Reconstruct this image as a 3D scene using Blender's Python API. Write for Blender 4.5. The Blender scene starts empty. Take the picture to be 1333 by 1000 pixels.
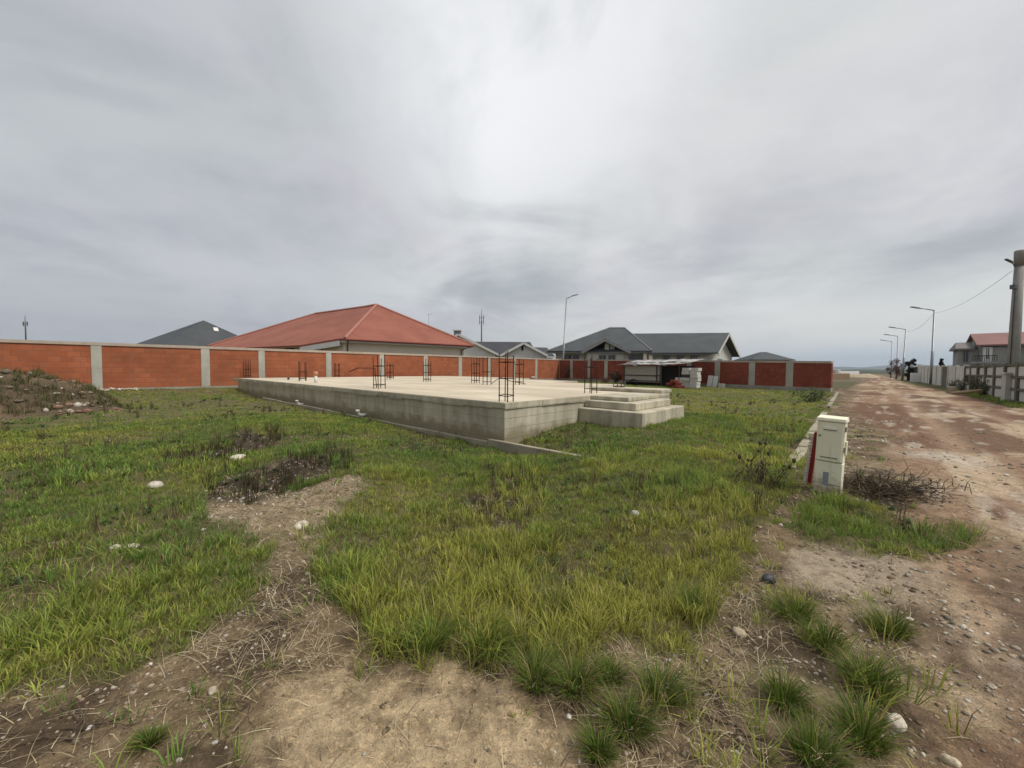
import bpy, math, random
import numpy as np
from mathutils import Vector, Matrix

random.seed(7)
rng = np.random.default_rng(11)
scn = bpy.context.scene
COL = scn.collection
R_ = math.radians

# ------------------------------------------------------------------ camera
EYE = 1.3
FOC = 500.0                       # focal length in pixels of the 1333 px photo
PITCH, ROLL = R_(2.23), R_(0.40)
cam_d = bpy.data.cameras.new('camera')
cam_d.sensor_width = 36.0
cam_d.lens = FOC / 1333.0 * 36.0
cam_d.clip_start, cam_d.clip_end = 0.05, 20000
cam = bpy.data.objects.new('camera', cam_d)
COL.objects.link(cam)
CROT = Matrix.Rotation(math.pi / 2 - PITCH, 3, 'X') @ Matrix.Rotation(ROLL, 3, 'Z')
cam.matrix_world = Matrix.Translation((0, 0, EYE)) @ CROT.to_4x4()
scn.camera = cam

def ray(px, py):
    return CROT @ Vector(((px - 666.5) / FOC, -(py - 500) / FOC, -1))
def P(px, py, Y):                 # point at forward distance Y
    d = ray(px, py); k = Y / d.y
    return Vector((d.x * k, Y, EYE + d.z * k))
def Pz(px, py, z=0.0):            # point on the level z
    d = ray(px, py); k = (z - EYE) / d.z
    return Vector((d.x * k, d.y * k, z))

TH = R_(43)                       # the plot and the road run 43 degrees to the right
CT, ST = math.cos(TH), math.sin(TH)
def S(s, t, z=0.0):
    return Vector((s * CT + t * ST, -s * ST + t * CT, z))
def toS(v):
    return (v[0] * CT - v[1] * ST, v[0] * ST + v[1] * CT)
def col_on_line(px, A, B, py=480):  # where the column px meets the plan line A-B
    d = ray(px, py)
    ax, ay, bx, by = A[0], A[1], B[0] - A[0], B[1] - A[1]
    den = d.x * by - d.y * bx
    u = (ax * d.y - ay * d.x) / den
    return u if True else None

# ------------------------------------------------------------------ noise
def _h(ix, iy, seed):
    v = (ix.astype(np.int64) * 374761393 + iy.astype(np.int64) * 668265263 + seed * 974711) & 0xffffffff
    v = ((v ^ (v >> 13)) * 1274126177) & 0xffffffff
    return ((v ^ (v >> 16)) & 0xffffff) / float(0xffffff)
def vnoise(x, y, seed=0):
    x = np.asarray(x, float); y = np.asarray(y, float)
    ix = np.floor(x); iy = np.floor(y); fx = x - ix; fy = y - iy
    fx = fx * fx * (3 - 2 * fx); fy = fy * fy * (3 - 2 * fy)
    a = _h(ix, iy, seed); b = _h(ix + 1, iy, seed); c = _h(ix, iy + 1, seed); d = _h(ix + 1, iy + 1, seed)
    return (a * (1 - fx) + b * fx) * (1 - fy) + (c * (1 - fx) + d * fx) * fy
def fbm(x, y, seed=0, octv=4):
    s = 0; a = .5; tot = 0
    for k in range(octv):
        s = s + a * vnoise(x * 2 ** k + 13.7 * k, y * 2 ** k - 7.1 * k, seed + k); tot += a; a *= .5
    return s / tot
def sstep(a, b, x):
    t = np.clip((x - a) / (b - a), 0, 1); return t * t * (3 - 2 * t)

# ------------------------------------------------------------------ regions on the ground (real places, world metres)
def gpoly(pts):
    return np.array([Pz(a, b)[:2] for a, b in pts])
def inside(poly, x, y):
    r = np.zeros(x.shape, bool); n = len(poly); j = n - 1
    for i in range(n):
        xi, yi = poly[i]; xj, yj = poly[j]
        c = ((yi > y) != (yj > y)) & (x < (xj - xi) * (y - yi) / (yj - yi + 1e-12) + xi)
        r ^= c; j = i
    return r
LEFT_GRASS = gpoly([(-700, 1000), (-150, 985), (0, 918), (100, 900), (180, 862), (260, 832), (330, 792), (376, 752), (400, 716), (414, 714),
                    (424, 752), (470, 796), (520, 842), (600, 862), (650, 866), (720, 850), (800, 838), (880, 822), (925, 790), (955, 740), (968, 695),
                    (985, 665), (1010, 645), (1036, 640), (1052, 600), (1068, 540), (1078, 515), (1083, 506), (1000, 499), (744, 490), (560, 489), (-300, 489), (-4000, 520)])
DRY_PATCH = gpoly([(268, 668), (305, 648), (380, 634), (490, 616), (500, 632), (462, 660), (432, 690), (428, 728), (400, 738), (384, 728), (388, 700), (335, 680)])
DARK_A = gpoly([(255, 600), (272, 566), (340, 556), (358, 584), (318, 606)])
DARK_B = gpoly([(278, 648), (312, 614), (390, 598), (455, 588), (468, 616), (420, 626), (345, 652)])
DARK_C = gpoly([(600, 652), (630, 605), (690, 612), (680, 680), (630, 700)])
BOX_GRASS = gpoly([(1022, 690), (1040, 660), (1062, 650), (1110, 652), (1160, 682), (1230, 680), (1300, 700), (1262, 716), (1150, 718), (1050, 708)])
MUD = gpoly([(372, 905), (420, 868), (470, 850), (525, 868), (600, 874), (650, 880), (690, 915), (745, 945), (780, 1000), (790, 1050), (780, 1400), (380, 1400), (365, 1000)])
SAND = gpoly([(1010, 722), (1060, 700), (1150, 722), (1225, 735), (1200, 775), (1120, 785), (1040, 765)])

def masks(x, y):
    """returns dict of soft region weights at world x,y"""
    r = np.hypot(x, y)
    w = np.clip(r * .06, .07, .40)
    px = x + (fbm(x / w * .35, y / w * .35, 3, 3) - .5) * w * 3.2
    py = y + (fbm(x / w * .35, y / w * .35, 9, 3) - .5) * w * 3.2
    s = x * CT - y * ST; t = x * ST + y * CT
    m = {}
    OFF = [(0, 0), (1, 0), (-1, 0), (0, 1), (0, -1), (.7, .7), (-.7, -.7)]
    def acc(poly, k=1.0):
        a = 0
        for ox, oy in OFF: a = a + inside(poly, px + ox * w * .55 * k, py + oy * w * .55 * k)
        return a / len(OFF)
    g = acc(LEFT_GRASS)
    m['dry'] = acc(DRY_PATCH); m['dark'] = np.maximum(np.maximum(acc(DARK_A), acc(DARK_B)), acc(DARK_C) * .7)
    m['mud'] = acc(MUD, 1.6); m['sand'] = acc(SAND, 1.8); m['boxg'] = acc(BOX_GRASS)
    ps = px * CT - py * ST; pt = px * ST + py * CT
    le = .25 - .95 * sstep(8, 24, pt)
    re = 4.25 - 1.3 * sstep(26, 60, pt)
    m['road'] = sstep(-.32, .32, ps - le + (fbm(x * 3, y * 3, 177, 3) - .5) * .5) * sstep(.3, -.3, ps - re)
    m['verge'] = ((ps >= re) & (ps < re + 9)).astype(float)
    m['far'] = sstep(60, 140, r)
    m['kerbside'] = ((ps > le - .5) & (ps <= le) & (pt > 6)).astype(float)
    g = g * (1 - m['dry']) * (1 - m['dark'] * .85)
    thin = sstep(.47, .62, fbm(x * .55 + 5, y * .55, 21, 4))        # thin, worn places in the lawn
    m['thin'] = thin * (.25 + .75 * sstep(-1.5, -5, s)) * (1 - .75 * sstep(7, 9.5, t))
    g = g * (1 - .52 * m['thin'])
    m['grass'] = np.maximum(np.maximum(g, m['boxg'] * .8), m['verge'] * .85)
    m['road'] = m['road'] * (1 - m['boxg'])
    m['mud'] = sstep(.1, .9, m['mud'] + (fbm(x * 6, y * 6, 171, 4) - .5) * 1.5) * .9
    m['sand'] = sstep(.2, .8, m['sand'] + (fbm(x * 6, y * 6, 173, 3) - .5) * .9)
    m['grass'] = sstep(.15, .60, m['grass'] + (fbm(x * 5, y * 5, 175, 3) - .5) * .7 * (1 - sstep(10, 16, r)) )
    m['s'], m['t'], m['r'] = s, t, r
    return m

def height(x, y):
    x = np.asarray(x, float); y = np.asarray(y, float)
    s = x * CT - y * ST; t = x * ST + y * CT; r = np.hypot(x, y)
    near = 1 - sstep(40, 90, r)
    h = (fbm(x * .45, y * .45, 31, 3) - .5) * .22 * near
    h += (fbm(x * 2.2, y * 2.2, 37, 3) - .5) * .07 * near
    h += (fbm(x * 11, y * 11, 41, 2) - .5) * .024 * (1 - sstep(8, 16, r))
    h += (fbm(x * 38, y * 38, 43, 2) - .5) * .010 * (1 - sstep(2.5, 4, r))
    inroad = sstep(.2, .8, s) * (1 - sstep(3.7, 4.3, s))
    h = h * (1 - .6 * inroad)
    for c in (1.25, 2.75):                                          # wheel ruts
        h -= .035 * np.exp(-((s - c + .25 * (fbm(t * .2, t * 0 + 1, 5, 2) - .5)) / .28) ** 2) * near
    h += .05 * np.exp(-((s - 2.0) / .3) ** 2) * near * .6
    h += .10 * sstep(4.0, 5.2, s) * near
    # soil heaped against the left wall
    h += .18 * np.exp(-((s + 26.6) / 1.6) ** 2) * (1 - sstep(4, 9, t)) * near
    h -= .13 * sstep(-28, -24, s) * (1 - sstep(-4.5, -3, s)) * np.exp(-((t - 4.9) / 1.1) ** 2)
    h += .13 * np.exp(-((s + 3.0) / 1.5) ** 2) * np.exp(-((t - 9.0) / 2.6) ** 2)
    h -= .10 * np.exp(-(((x - Pz(325, 628).x) / .7) ** 2 + ((y - Pz(325, 628).y) / .5) ** 2))
    h -= .10 * np.exp(-(((x - Pz(305, 582).x) / .9) ** 2 + ((y - Pz(305, 582).y) / .7) ** 2))
    d1 = np.hypot(s - 1.25, 0); lug = (np.sin(t * 26) > .2) * .012 * (np.abs(np.abs(s - 1.25) - .0) < .13) + (np.sin(t * 26 + 1) > .2) * .012 * (np.abs(s - 2.75) < .13)
    h = h - lug * (1 - sstep(9, 14, r))
    # keep the foreground level under the camera
    h *= .35 + .65 * sstep(.8, 3.0, r)
    return h
def H(x, y):
    return float(height(np.array([x]), np.array([y]))[0])
def G(px, py):                     # pixel to a point on the real ground
    p = Pz(px, py, 0)
    for _ in range(4):
        p = Pz(px, py, H(p.x, p.y))
    return p

# ------------------------------------------------------------------ mesh builder and tagging
def tag(o, label=None, cat=None, group=None, kind=None):
    if label: o['label'] = label
    if cat: o['category'] = cat
    if group: o['group'] = group
    if kind: o['kind'] = kind
    return o
def thing(name, loc, rotz, label, cat, group=None):
    o = bpy.data.objects.new(name, None); COL.objects.link(o)
    o.empty_display_size = .2
    o.location = loc; o.rotation_euler = (0, 0, rotz)
    return tag(o, label, cat, group)

class MB:
    def __init__(self): self.v, self.f = [], []
    def add(self, vs, fs):
        b = len(self.v); self.v += [tuple(p) for p in vs]; self.f += [tuple(i + b for i in f) for f in fs]; return self
    def box(self, lo, hi, bev=0.0):
        x0, y0, z0 = lo; x1, y1, z1 = hi
        return self.add([(x0, y0, z0), (x1, y0, z0), (x1, y1, z0), (x0, y1, z0), (x0, y0, z1), (x1, y0, z1), (x1, y1, z1), (x0, y1, z1)],
                        [(0, 3, 2, 1), (4, 5, 6, 7), (0, 1, 5, 4), (1, 2, 6, 5), (2, 3, 7, 6), (3, 0, 4, 7)])
    def obox(self, c, half, M):
        vs = [Vector(c) + M @ Vector((half[0] * a, half[1] * b, half[2] * d)) for d in (-1, 1) for a, b in ((-1, -1), (1, -1), (1, 1), (-1, 1))]
        return self.add(vs, [(0, 3, 2, 1), (4, 5, 6, 7), (0, 1, 5, 4), (1, 2, 6, 5), (2, 3, 7, 6), (3, 0, 4, 7)])
    def prism(self, poly, z0, z1):
        n = len(poly)
        vs = [(p[0], p[1], z0) for p in poly] + [(p[0], p[1], z1) for p in poly]
        fs = [tuple(range(n - 1, -1, -1)), tuple(range(n, 2 * n))] + [(i, (i + 1) % n, n + (i + 1) % n, n + i) for i in range(n)]
        return self.add(vs, fs)
    def bar(self, a, b, w, h=None):    # square bar between two points
        a, b = Vector(a), Vector(b); h = h or w
        d = (b - a); L = d.length; q = d.to_track_quat('Z', 'Y').to_matrix()
        return self.obox((a + b) / 2, (w / 2, h / 2, L / 2), q)
    def tube(self, pts, rad, n=8, cap=True):
        pts = [Vector(p) for p in pts]
        if not hasattr(rad, '__len__'): rad = [rad] * len(pts)
        b = len(self.v); m = len(pts)
        for i, p in enumerate(pts):
            d = (pts[min(i + 1, m - 1)] - pts[max(i - 1, 0)]); q = d.to_track_quat('Z', 'Y').to_matrix()
            for k in range(n):
                a = 2 * math.pi * k / n
                self.v.append(tuple(p + q @ Vector((math.cos(a) * rad[i], math.sin(a) * rad[i], 0))))
        for i in range(m - 1):
            for k in range(n):
                k2 = (k + 1) % n
                self.f.append((b + i * n + k, b + i * n + k2, b + (i + 1) * n + k2, b + (i + 1) * n + k))
        if cap:
            self.f.append(tuple(b + k for k in range(n - 1, -1, -1))); self.f.append(tuple(b + (m - 1) * n + k for k in range(n)))
        return self
    def roof(self, polys, th):         # closed slab under a set of roof planes
        key = lambda p: (round(p[0], 3), round(p[1], 3), round(p[2], 3))
        cnt = {}
        for po in polys:
            for i in range(len(po)):
                e = frozenset((key(po[i]), key(po[(i + 1) % len(po)]))); cnt[e] = cnt.get(e, 0) + 1
        for po in polys:
            n = len(po)
            vs = [tuple(p) for p in po] + [(p[0], p[1], p[2] - th) for p in po]
            fs = [tuple(range(n)), tuple(range(2 * n - 1, n - 1, -1))]
            for i in range(n):
                if cnt[frozenset((key(po[i]), key(po[(i + 1) % n])))] == 1:
                    fs.append((i, n + i, n + (i + 1) % n, (i + 1) % n))
            self.add(vs, fs)
        return self
    def build(self, name, mat, parent=None, origin=None, smooth=False, label=None, bevel=0):
        v = self.v
        if origin is not None: v = [(a - origin[0], b - origin[1], c - origin[2]) for a, b, c in v]
        me = bpy.data.meshes.new(name); me.from_pydata(v, [], self.f); me.update()
        me.materials.append(mat)
        if smooth: me.polygons.foreach_set('use_smooth', [True] * len(me.polygons))
        o = bpy.data.objects.new(name, me); COL.objects.link(o)
        if parent: o.parent = parent
        elif origin is not None: o.location = origin
        if label: o['label'] = label
        if bevel:
            b = o.modifiers.new('bevel', 'BEVEL'); b.width = bevel; b.segments = 2; b.limit_method = 'ANGLE'
        return o

def np_mesh(name, verts, faces_idx, loop_tot, mat, colors=None, smooth=False, parent=None):
    me = bpy.data.meshes.new(name)
    me.vertices.add(len(verts)); me.vertices.foreach_set('co', np.asarray(verts, np.float32).ravel())
    me.loops.add(len(faces_idx)); me.loops.foreach_set('vertex_index', np.asarray(faces_idx, np.int32))
    me.polygons.add(len(loop_tot))
    st = np.zeros(len(loop_tot), np.int32); st[1:] = np.cumsum(loop_tot)[:-1]
    me.polygons.foreach_set('loop_start', st); me.polygons.foreach_set('loop_total', np.asarray(loop_tot, np.int32))
    if smooth: me.polygons.foreach_set('use_smooth', np.ones(len(loop_tot), bool))
    me.update(calc_edges=True)
    if colors is not None:
        a = me.color_attributes.new('tint', 'FLOAT_COLOR', 'POINT')
        c = np.ones((len(verts), 4), np.float32); c[:, :3] = colors
        a.data.foreach_set('color', c.ravel())
    me.materials.append(mat)
    o = bpy.data.objects.new(name, me); COL.objects.link(o)
    if parent: o.parent = parent
    return o

# ------------------------------------------------------------------ materials
class NT:
    def __init__(self, name, rough=.9):
        self.m = bpy.data.materials.new(name); self.m.use_nodes = True
        self.t = self.m.node_tree; self.n = self.t.nodes; self.b = self.n['Principled BSDF']
        self.b.inputs['Roughness'].default_value = rough
        self.b.inputs['Specular IOR Level'].default_value = .25
        self.co = self.n.new('ShaderNodeTexCoord')
    def link(self, a, b): self.t.links.new(a, b)
    def vec(self, scale=(1, 1, 1), src='Object'):
        mp = self.n.new('ShaderNodeMapping'); mp.inputs['Scale'].default_value = scale
        self.link(self.co.outputs[src], mp.inputs['Vector']); return mp.outputs[0]
    def noise(self, scale, detail=4, vec=None, rough=.55):
        k = self.n.new('ShaderNodeTexNoise'); k.inputs['Scale'].default_value = scale; k.inputs['Detail'].default_value = detail
        k.inputs['Roughness'].default_value = rough
        self.link(vec if vec is not None else self.co.outputs['Object'], k.inputs['Vector']); return k.outputs['Fac']
    def ramp(self, fac, stops):
        r = self.n.new('ShaderNodeValToRGB'); e = r.color_ramp.elements
        while len(e) < len(stops): e.new(.5)
        for i, (p, c) in enumerate(stops): e[i].position = p; e[i].color = (*c, 1) if len(c) == 3 else c
        self.link(fac, r.inputs[0]); return r.outputs[0]
    def mix(self, fac, a, b, mode='MIX'):
        x = self.n.new('ShaderNodeMix'); x.data_type = 'RGBA'; x.blend_type = mode
        for sock, val in ((x.inputs[0], fac), (x.inputs[6], a), (x.inputs[7], b)):
            if hasattr(val, 'is_output'): self.link(val, sock)
            elif isinstance(val, (int, float)): sock.default_value = val
            else: sock.default_value = (*val, 1)
        return x.outputs[2]
    def math(self, op, a, b=0.0, c=None):
        x = self.n.new('ShaderNodeMath'); x.operation = op
        for i, val in enumerate((a, b) if c is None else (a, b, c)):
            if hasattr(val, 'is_output'): self.link(val, x.inputs[i])
            else: x.inputs[i].default_value = val
        return x.outputs[0]
    def bump(self, h, strength=.4, dist=.02):
        k = self.n.new('ShaderNodeBump'); k.inputs['Strength'].default_value = strength; k.inputs['Distance'].default_value = dist
        self.link(h, k.inputs['Height']); self.link(k.outputs[0], self.b.inputs['Normal'])
    def color(self, c): self.link(c, self.b.inputs['Base Color'])

def plain(name, c1, c2, scale=6, rough=.85, bump=.2, metal=0, spec=.25, dist=.01, stretch=(1, 1, 1)):
    k = NT(name, rough); v = k.vec(stretch)
    f = k.noise(scale, 6, v); g = k.noise(scale * 7, 3, v)
    c = k.ramp(f, [(.3, c1), (.7, c2)])
    c = k.mix(k.math('MULTIPLY', g, .35), c, tuple(x * .55 for x in c1))
    k.color(c); k.b.inputs['Metallic'].default_value = metal; k.b.inputs['Specular IOR Level'].default_value = spec
    if bump: k.bump(g, bump, dist)
    return k.m

def brick_mat(name, c1, c2, c3):
    k = NT(name, .9)
    sp = k.n.new('ShaderNodeSeparateXYZ'); k.link(k.co.outputs['Object'], sp.inputs[0])
    cb = k.n.new('ShaderNodeCombineXYZ'); k.link(sp.outputs[0], cb.inputs[0]); k.link(sp.outputs[2], cb.inputs[1])
    wob = k.n.new('ShaderNodeTexNoise'); wob.inputs['Scale'].default_value = 2.5; wob.inputs['Detail'].default_value = 3
    k.link(cb.outputs[0], wob.inputs['Vector'])
    va = k.n.new('ShaderNodeVectorMath'); va.operation = 'MULTIPLY_ADD'; va.inputs[1].default_value = (.05, .05, 0)
    k.link(wob.outputs['Color'], va.inputs[0]); k.link(cb.outputs[0], va.inputs[2])
    br = k.n.new('ShaderNodeTexBrick'); k.link(va.outputs[0], br.inputs['Vector'])
    br.inputs['Color1'].default_value = (*c1, 1); br.inputs['Color2'].default_value = (*c2, 1); br.inputs['Mortar'].default_value = (*c3, 1)
    br.inputs['Scale'].default_value = 1; br.inputs['Brick Width'].default_value = .40; br.inputs['Row Height'].default_value = .25
    br.inputs['Mortar Size'].default_value = .011; br.inputs['Mortar Smooth'].default_value = .4; br.inputs['Bias'].default_value = 0.0
    vb = k.n.new('ShaderNodeTexNoise'); vb.inputs['Scale'].default_value = 3.1; k.link(cb.outputs[0], vb.inputs['Vector'])
    big = k.noise(.9, 5, cb.outputs[0]); fine = k.noise(14, 5, cb.outputs[0])
    c = k.mix(k.ramp(big, [(.38, (0, 0, 0)), (.68, (.55, .55, .55))]), br.outputs['Color'], tuple(x * .5 for x in c1))
    c = k.mix(k.math('MULTIPLY', fine, .35), c, tuple(min(1, x * 1.35 + .03) for x in c1))
    dirt = k.ramp(k.noise(3.5, 8, cb.outputs[0]), [(.54, (0, 0, 0)), (.70, (.65, .65, .65))])
    c = k.mix(dirt, c, (.21, .115, .075))
    k.color(c)
    k.bump(k.math('ADD', k.math('MULTIPLY', br.outputs['Fac'], -1.0), k.math('MULTIPLY', fine, .4)), .6, .012)
    return k.m

def concrete_mat(name, light, dark, streak=1.0, form=True):
    k = NT(name, .92)
    big = k.noise(1.1, 8); mid = k.noise(5, 8); fine = k.noise(40, 4)
    st = k.noise(1.0, 5, k.vec((5.0, 5.0, .35)))
    c = k.ramp(big, [(.3, dark), (.68, light)])
    c = k.mix(k.ramp(st, [(.45, (0, 0, 0)), (.72, (.65 * streak,) * 3)]), c, tuple(x * .42 for x in dark))
    c = k.mix(k.ramp(mid, [(.55, (0, 0, 0)), (.75, (.5, .5, .5))]), c, tuple(min(1, x * 1.15) for x in light))
    c = k.mix(k.math('MULTIPLY', fine, .25), c, tuple(x * .6 for x in dark))
    vo = k.n.new('ShaderNodeTexVoronoi'); vo.inputs['Scale'].default_value = 7
    k.link(k.co.outputs['Object'], vo.inputs['Vector'])
    pit = k.ramp(vo.outputs['Distance'], [(.06, (1, 1, 1)), (.13, (0, 0, 0))])
    hh = k.math('ADD', k.math('MULTIPLY', fine, .25), mid)
    if form:
        sp = k.n.new('ShaderNodeSeparateXYZ'); k.link(k.co.outputs['Object'], sp.inputs[0])
        zz = k.math('ADD', sp.outputs[2], k.math('MULTIPLY', mid, .03))
        fr = k.math('FRACT', k.math('MULTIPLY', zz, 5.2))
        ln = k.ramp(fr, [(.0, (1, 1, 1)), (.10, (0, 0, 0))])
        c = k.mix(k.math('MULTIPLY', ln, .22), c, tuple(x * .45 for x in dark))
        c = k.mix(k.math('MULTIPLY', pit, .5), c, tuple(x * .35 for x in dark))
        hh = k.math('SUBTRACT', hh, k.math('MULTIPLY', ln, .5))
        lim = k.math('SUBTRACT', k.math('MULTIPLY', k.noise(3.2, 7), .52), k.math('ADD', sp.outputs[2], .06))
        c = k.mix(k.ramp(lim, [(0, (0, 0, 0)), (.14, (.75, .75, .75))]), c, (.20, .165, .095))
    k.color(c); k.bump(hh, .5, .015)
    return k.m

def slab_top_mat():
    k = NT('screeded_concrete', .9)
    v = k.vec((.35, 1.6, 1))
    a = k.noise(.8, 8, v); b = k.noise(4, 8); d = k.noise(.35, 6)
    c = k.ramp(a, [(.32, (.44, .375, .275)), (.66, (.64, .56, .425))])
    c = k.mix(k.ramp(d, [(.5, (0, 0, 0)), (.75, (.55, .55, .55))]), c, (.31, .235, .165))
    c = k.mix(k.math('MULTIPLY', b, .22), c, (.26, .23, .18))
    k.color(c); k.bump(b, .25, .01); return k.m

def tile_mat(name, c1, c2, course=.35, rib=.22):
    k = NT(name, .7)
    sp = k.n.new('ShaderNodeSeparateXYZ'); k.link(k.co.outputs['Object'], sp.inputs[0])
    fr = k.math('FRACT', k.math('MULTIPLY', sp.outputs[2], 1 / course * 1.9))
    ge = k.n.new('ShaderNodeNewGeometry')
    f = k.noise(.5, 6); g = k.noise(9, 4)
    c = k.ramp(f, [(.3, c1), (.7, c2)])
    ln = k.ramp(fr, [(0, (1, 1, 1)), (.22, (0, 0, 0))])
    c = k.mix(k.math('MULTIPLY', ln, .45), c, tuple(x * .45 for x in c1))
    c = k.mix(k.math('MULTIPLY', g, .3), c, tuple(x * .7 for x in c1))
    k.color(c); k.bump(k.math('ADD', fr, k.math('MULTIPLY', g, .3)), .4, .03); return k.m

def tint_mat(name, rough=.95, bump=.6, dist=.02, fine=60):
    k = NT(name, rough)
    a = k.n.new('ShaderNodeAttribute'); a.attribute_name = 'tint'
    n1 = k.noise(fine, 5); n2 = k.noise(fine * .22, 6); n3 = k.noise(fine * 3.2, 3)
    c = k.mix(k.ramp(n2, [(.36, (.75, .75, .75)), (.62, (0, 0, 0))]), a.outputs['Color'], (.055, .042, .028))
    mx = k.mix(1.0, a.outputs['Color'], (.62, .60, .58), 'MULTIPLY')
    c = k.mix(k.ramp(n2, [(.34, (1, 1, 1)), (.60, (0, 0, 0))]), a.outputs['Color'], mx)
    mx2 = k.mix(1.0, a.outputs['Color'], (1.55, 1.5, 1.42), 'MULTIPLY')
    c = k.mix(k.ramp(n1, [(.52, (0, 0, 0)), (.72, (.8, .8, .8))]), c, mx2)
    mx3 = k.mix(1.0, c, (.45, .43, .40), 'MULTIPLY')
    c = k.mix(k.ramp(n3, [(.32, (.8, .8, .8)), (.5, (0, 0, 0))]), c, mx3)
    k.color(c)
    k.bump(k.math('ADD', k.math('MULTIPLY', n1, .5), k.math('ADD', n2, k.math('MULTIPLY', n3, .25))), bump, dist)
    return k.m

def blade_mat(name, trans=.35, rough=.6):
    k = NT(name, rough)
    a = k.n.new('ShaderNodeAttribute'); a.attribute_name = 'tint'
    k.color(a.outputs['Color'])
    tr = k.n.new('ShaderNodeBsdfTranslucent'); k.link(a.outputs['Color'], tr.inputs['Color'])
    ms = k.n.new('ShaderNodeMixShader'); ms.inputs[0].default_value = trans
    out = k.n['Material Output']
    k.link(k.b.outputs[0], ms.inputs[1]); k.link(tr.outputs[0], ms.inputs[2]); k.link(ms.outputs[0], out.inputs['Surface'])
    return k.m

M = {}
M['ground'] = tint_mat('soil', .95, .7, .025, 55)
M['road'] = tint_mat('road_soil', .93, .7, .03, 40)
M['blade'] = blade_mat('grass_blade')
M['straw'] = blade_mat('dry_straw', .15, .8)
M['stone'] = tint_mat('stone_surface', .9, .3, .01, 40)
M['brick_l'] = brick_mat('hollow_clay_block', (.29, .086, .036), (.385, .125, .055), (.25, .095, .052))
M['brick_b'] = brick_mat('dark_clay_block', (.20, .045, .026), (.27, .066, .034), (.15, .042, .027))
M['post'] = concrete_mat('post_concrete', (.47, .46, .39), (.35, .34, .285), .3, False)
M['beam'] = concrete_mat('beam_concrete', (.50, .42, .34), (.38, .31, .25), .3, False)
M['plinth'] = concrete_mat('plinth_concrete', (.36, .34, .28), (.26, .245, .20), .4, False)
M['slab_side'] = concrete_mat('formed_concrete', (.56, .51, .385), (.36, .325, .24), .7, True)
M['slab_top'] = slab_top_mat()
M['step'] = concrete_mat('step_concrete', (.58, .525, .395), (.33, .30, .225), .9, False)
M['kerb'] = concrete_mat('kerb_concrete', (.40, .36, .27), (.24, .21, .155), .3, False)
M['rust'] = plain('rusty_steel', (.030, .014, .010), (.055, .024, .016), 30, .9, .3)
M['pvc'] = plain('white_plastic', (.72, .71, .66), (.80, .79, .75), 4, .5, 0)
M['orange_pvc'] = plain('salmon_plastic', (.55, .24, .14), (.62, .30, .2), 4, .5, 0)
M['red_tile'] = tile_mat('red_roof_tile', (.235, .078, .050), (.32, .118, .078), .5)
M['red_trim'] = plain('red_trim', (.20, .05, .035), (.25, .07, .05), 5, .6, 0)
M['ridge_tile'] = plain('ridge_tile', (.34, .15, .11), (.42, .20, .15), 5, .7, .2)
M['grey_tile'] = tile_mat('charcoal_roof_tile', (.055, .062, .066), (.085, .092, .097), .35)
M['dark_tile'] = tile_mat('dark_roof_tile', (.050, .052, .058), (.075, .076, .082), .35)
M['cream'] = plain('cream_render', (.76, .69, .56), (.83, .77, .64), 1.2, .9, .1)
M['white'] = plain('white_render', (.70, .69, .66), (.78, .77, .74), 1.2, .9, .1)
M['greyr'] = plain('grey_render', (.46, .445, .40), (.56, .545, .49), 1.0, .9, .15)
M['darkr'] = plain('weathered_render', (.25, .25, .24), (.36, .36, .34), .8, .9, .2)
M['trim'] = plain('pale_trim', (.62, .61, .58), (.70, .69, .66), 3, .7, 0)
M['greytrim'] = plain('grey_trim', (.20, .20, .20), (.26, .26, .25), 3, .7, 0)
M['glass'] = plain('window_glass', (.015, .018, .02), (.03, .034, .038), 2, .08, 0, 0, .6)
M['black'] = plain('dark_void', (.012, .011, .010), (.025, .022, .02), 4, .9, 0)
M['steel'] = plain('galvanised_steel', (.24, .245, .25), (.31, .315, .32), 3, .45, 0, .6, .4)
M['dsteel'] = plain('dull_steel', (.12, .125, .13), (.17, .175, .18), 3, .6, 0, .3)
M['pole'] = concrete_mat('pole_concrete', (.33, .32, .29), (.23, .225, .205), .6, False)
M['cable'] = plain('black_cable', (.02, .02, .022), (.035, .035, .037), 3, .7, 0)
M['cab'] = plain('cream_polyester', (.70, .68, .51), (.76, .74, .57), 2.5, .55, .05, 0, .35)
def _cab():
    k = NT('cream_polyester_muddy', .55); sp = k.n.new('ShaderNodeSeparateXYZ'); k.link(k.co.outputs['Object'], sp.inputs[0])
    n1 = k.noise(14, 6); n2 = k.noise(2.5, 4); n3 = k.noise(90, 3)
    c = k.ramp(n2, [(.3, (.74, .71, .53)), (.7, (.82, .79, .61))])
    lim = k.math('SUBTRACT', k.math('ADD', k.math('MULTIPLY', n1, .42), -.02), sp.outputs[2])
    c = k.mix(k.math('MULTIPLY', k.ramp(lim, [(.0, (0, 0, 0)), (.16, (.9, .9, .9))]), 1.0), c, (.27, .20, .125))
    st = k.noise(3, 5, k.vec((14, 14, .6)))
    c = k.mix(k.ramp(st, [(.56, (0, 0, 0)), (.76, (.45, .45, .45))]), c, (.40, .36, .26))
    c = k.mix(k.ramp(n3, [(.66, (0, 0, 0)), (.74, (.5, .5, .5))]), c, (.33, .27, .18))
    k.color(c); k.b.inputs['Specular IOR Level'].default_value = .35; return k.m
M['cab'] = _cab()
M['cab_seam'] = plain('cabinet_seam', (.20, .195, .15), (.25, .24, .19), 3, .7, 0)
M['label_grey'] = plain('grey_label', (.24, .25, .27), (.30, .31, .33), 20, .6, 0)
M['redp'] = plain('red_sheet', (.15, .014, .012), (.21, .022, .018), 6, .6, .1)
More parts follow.
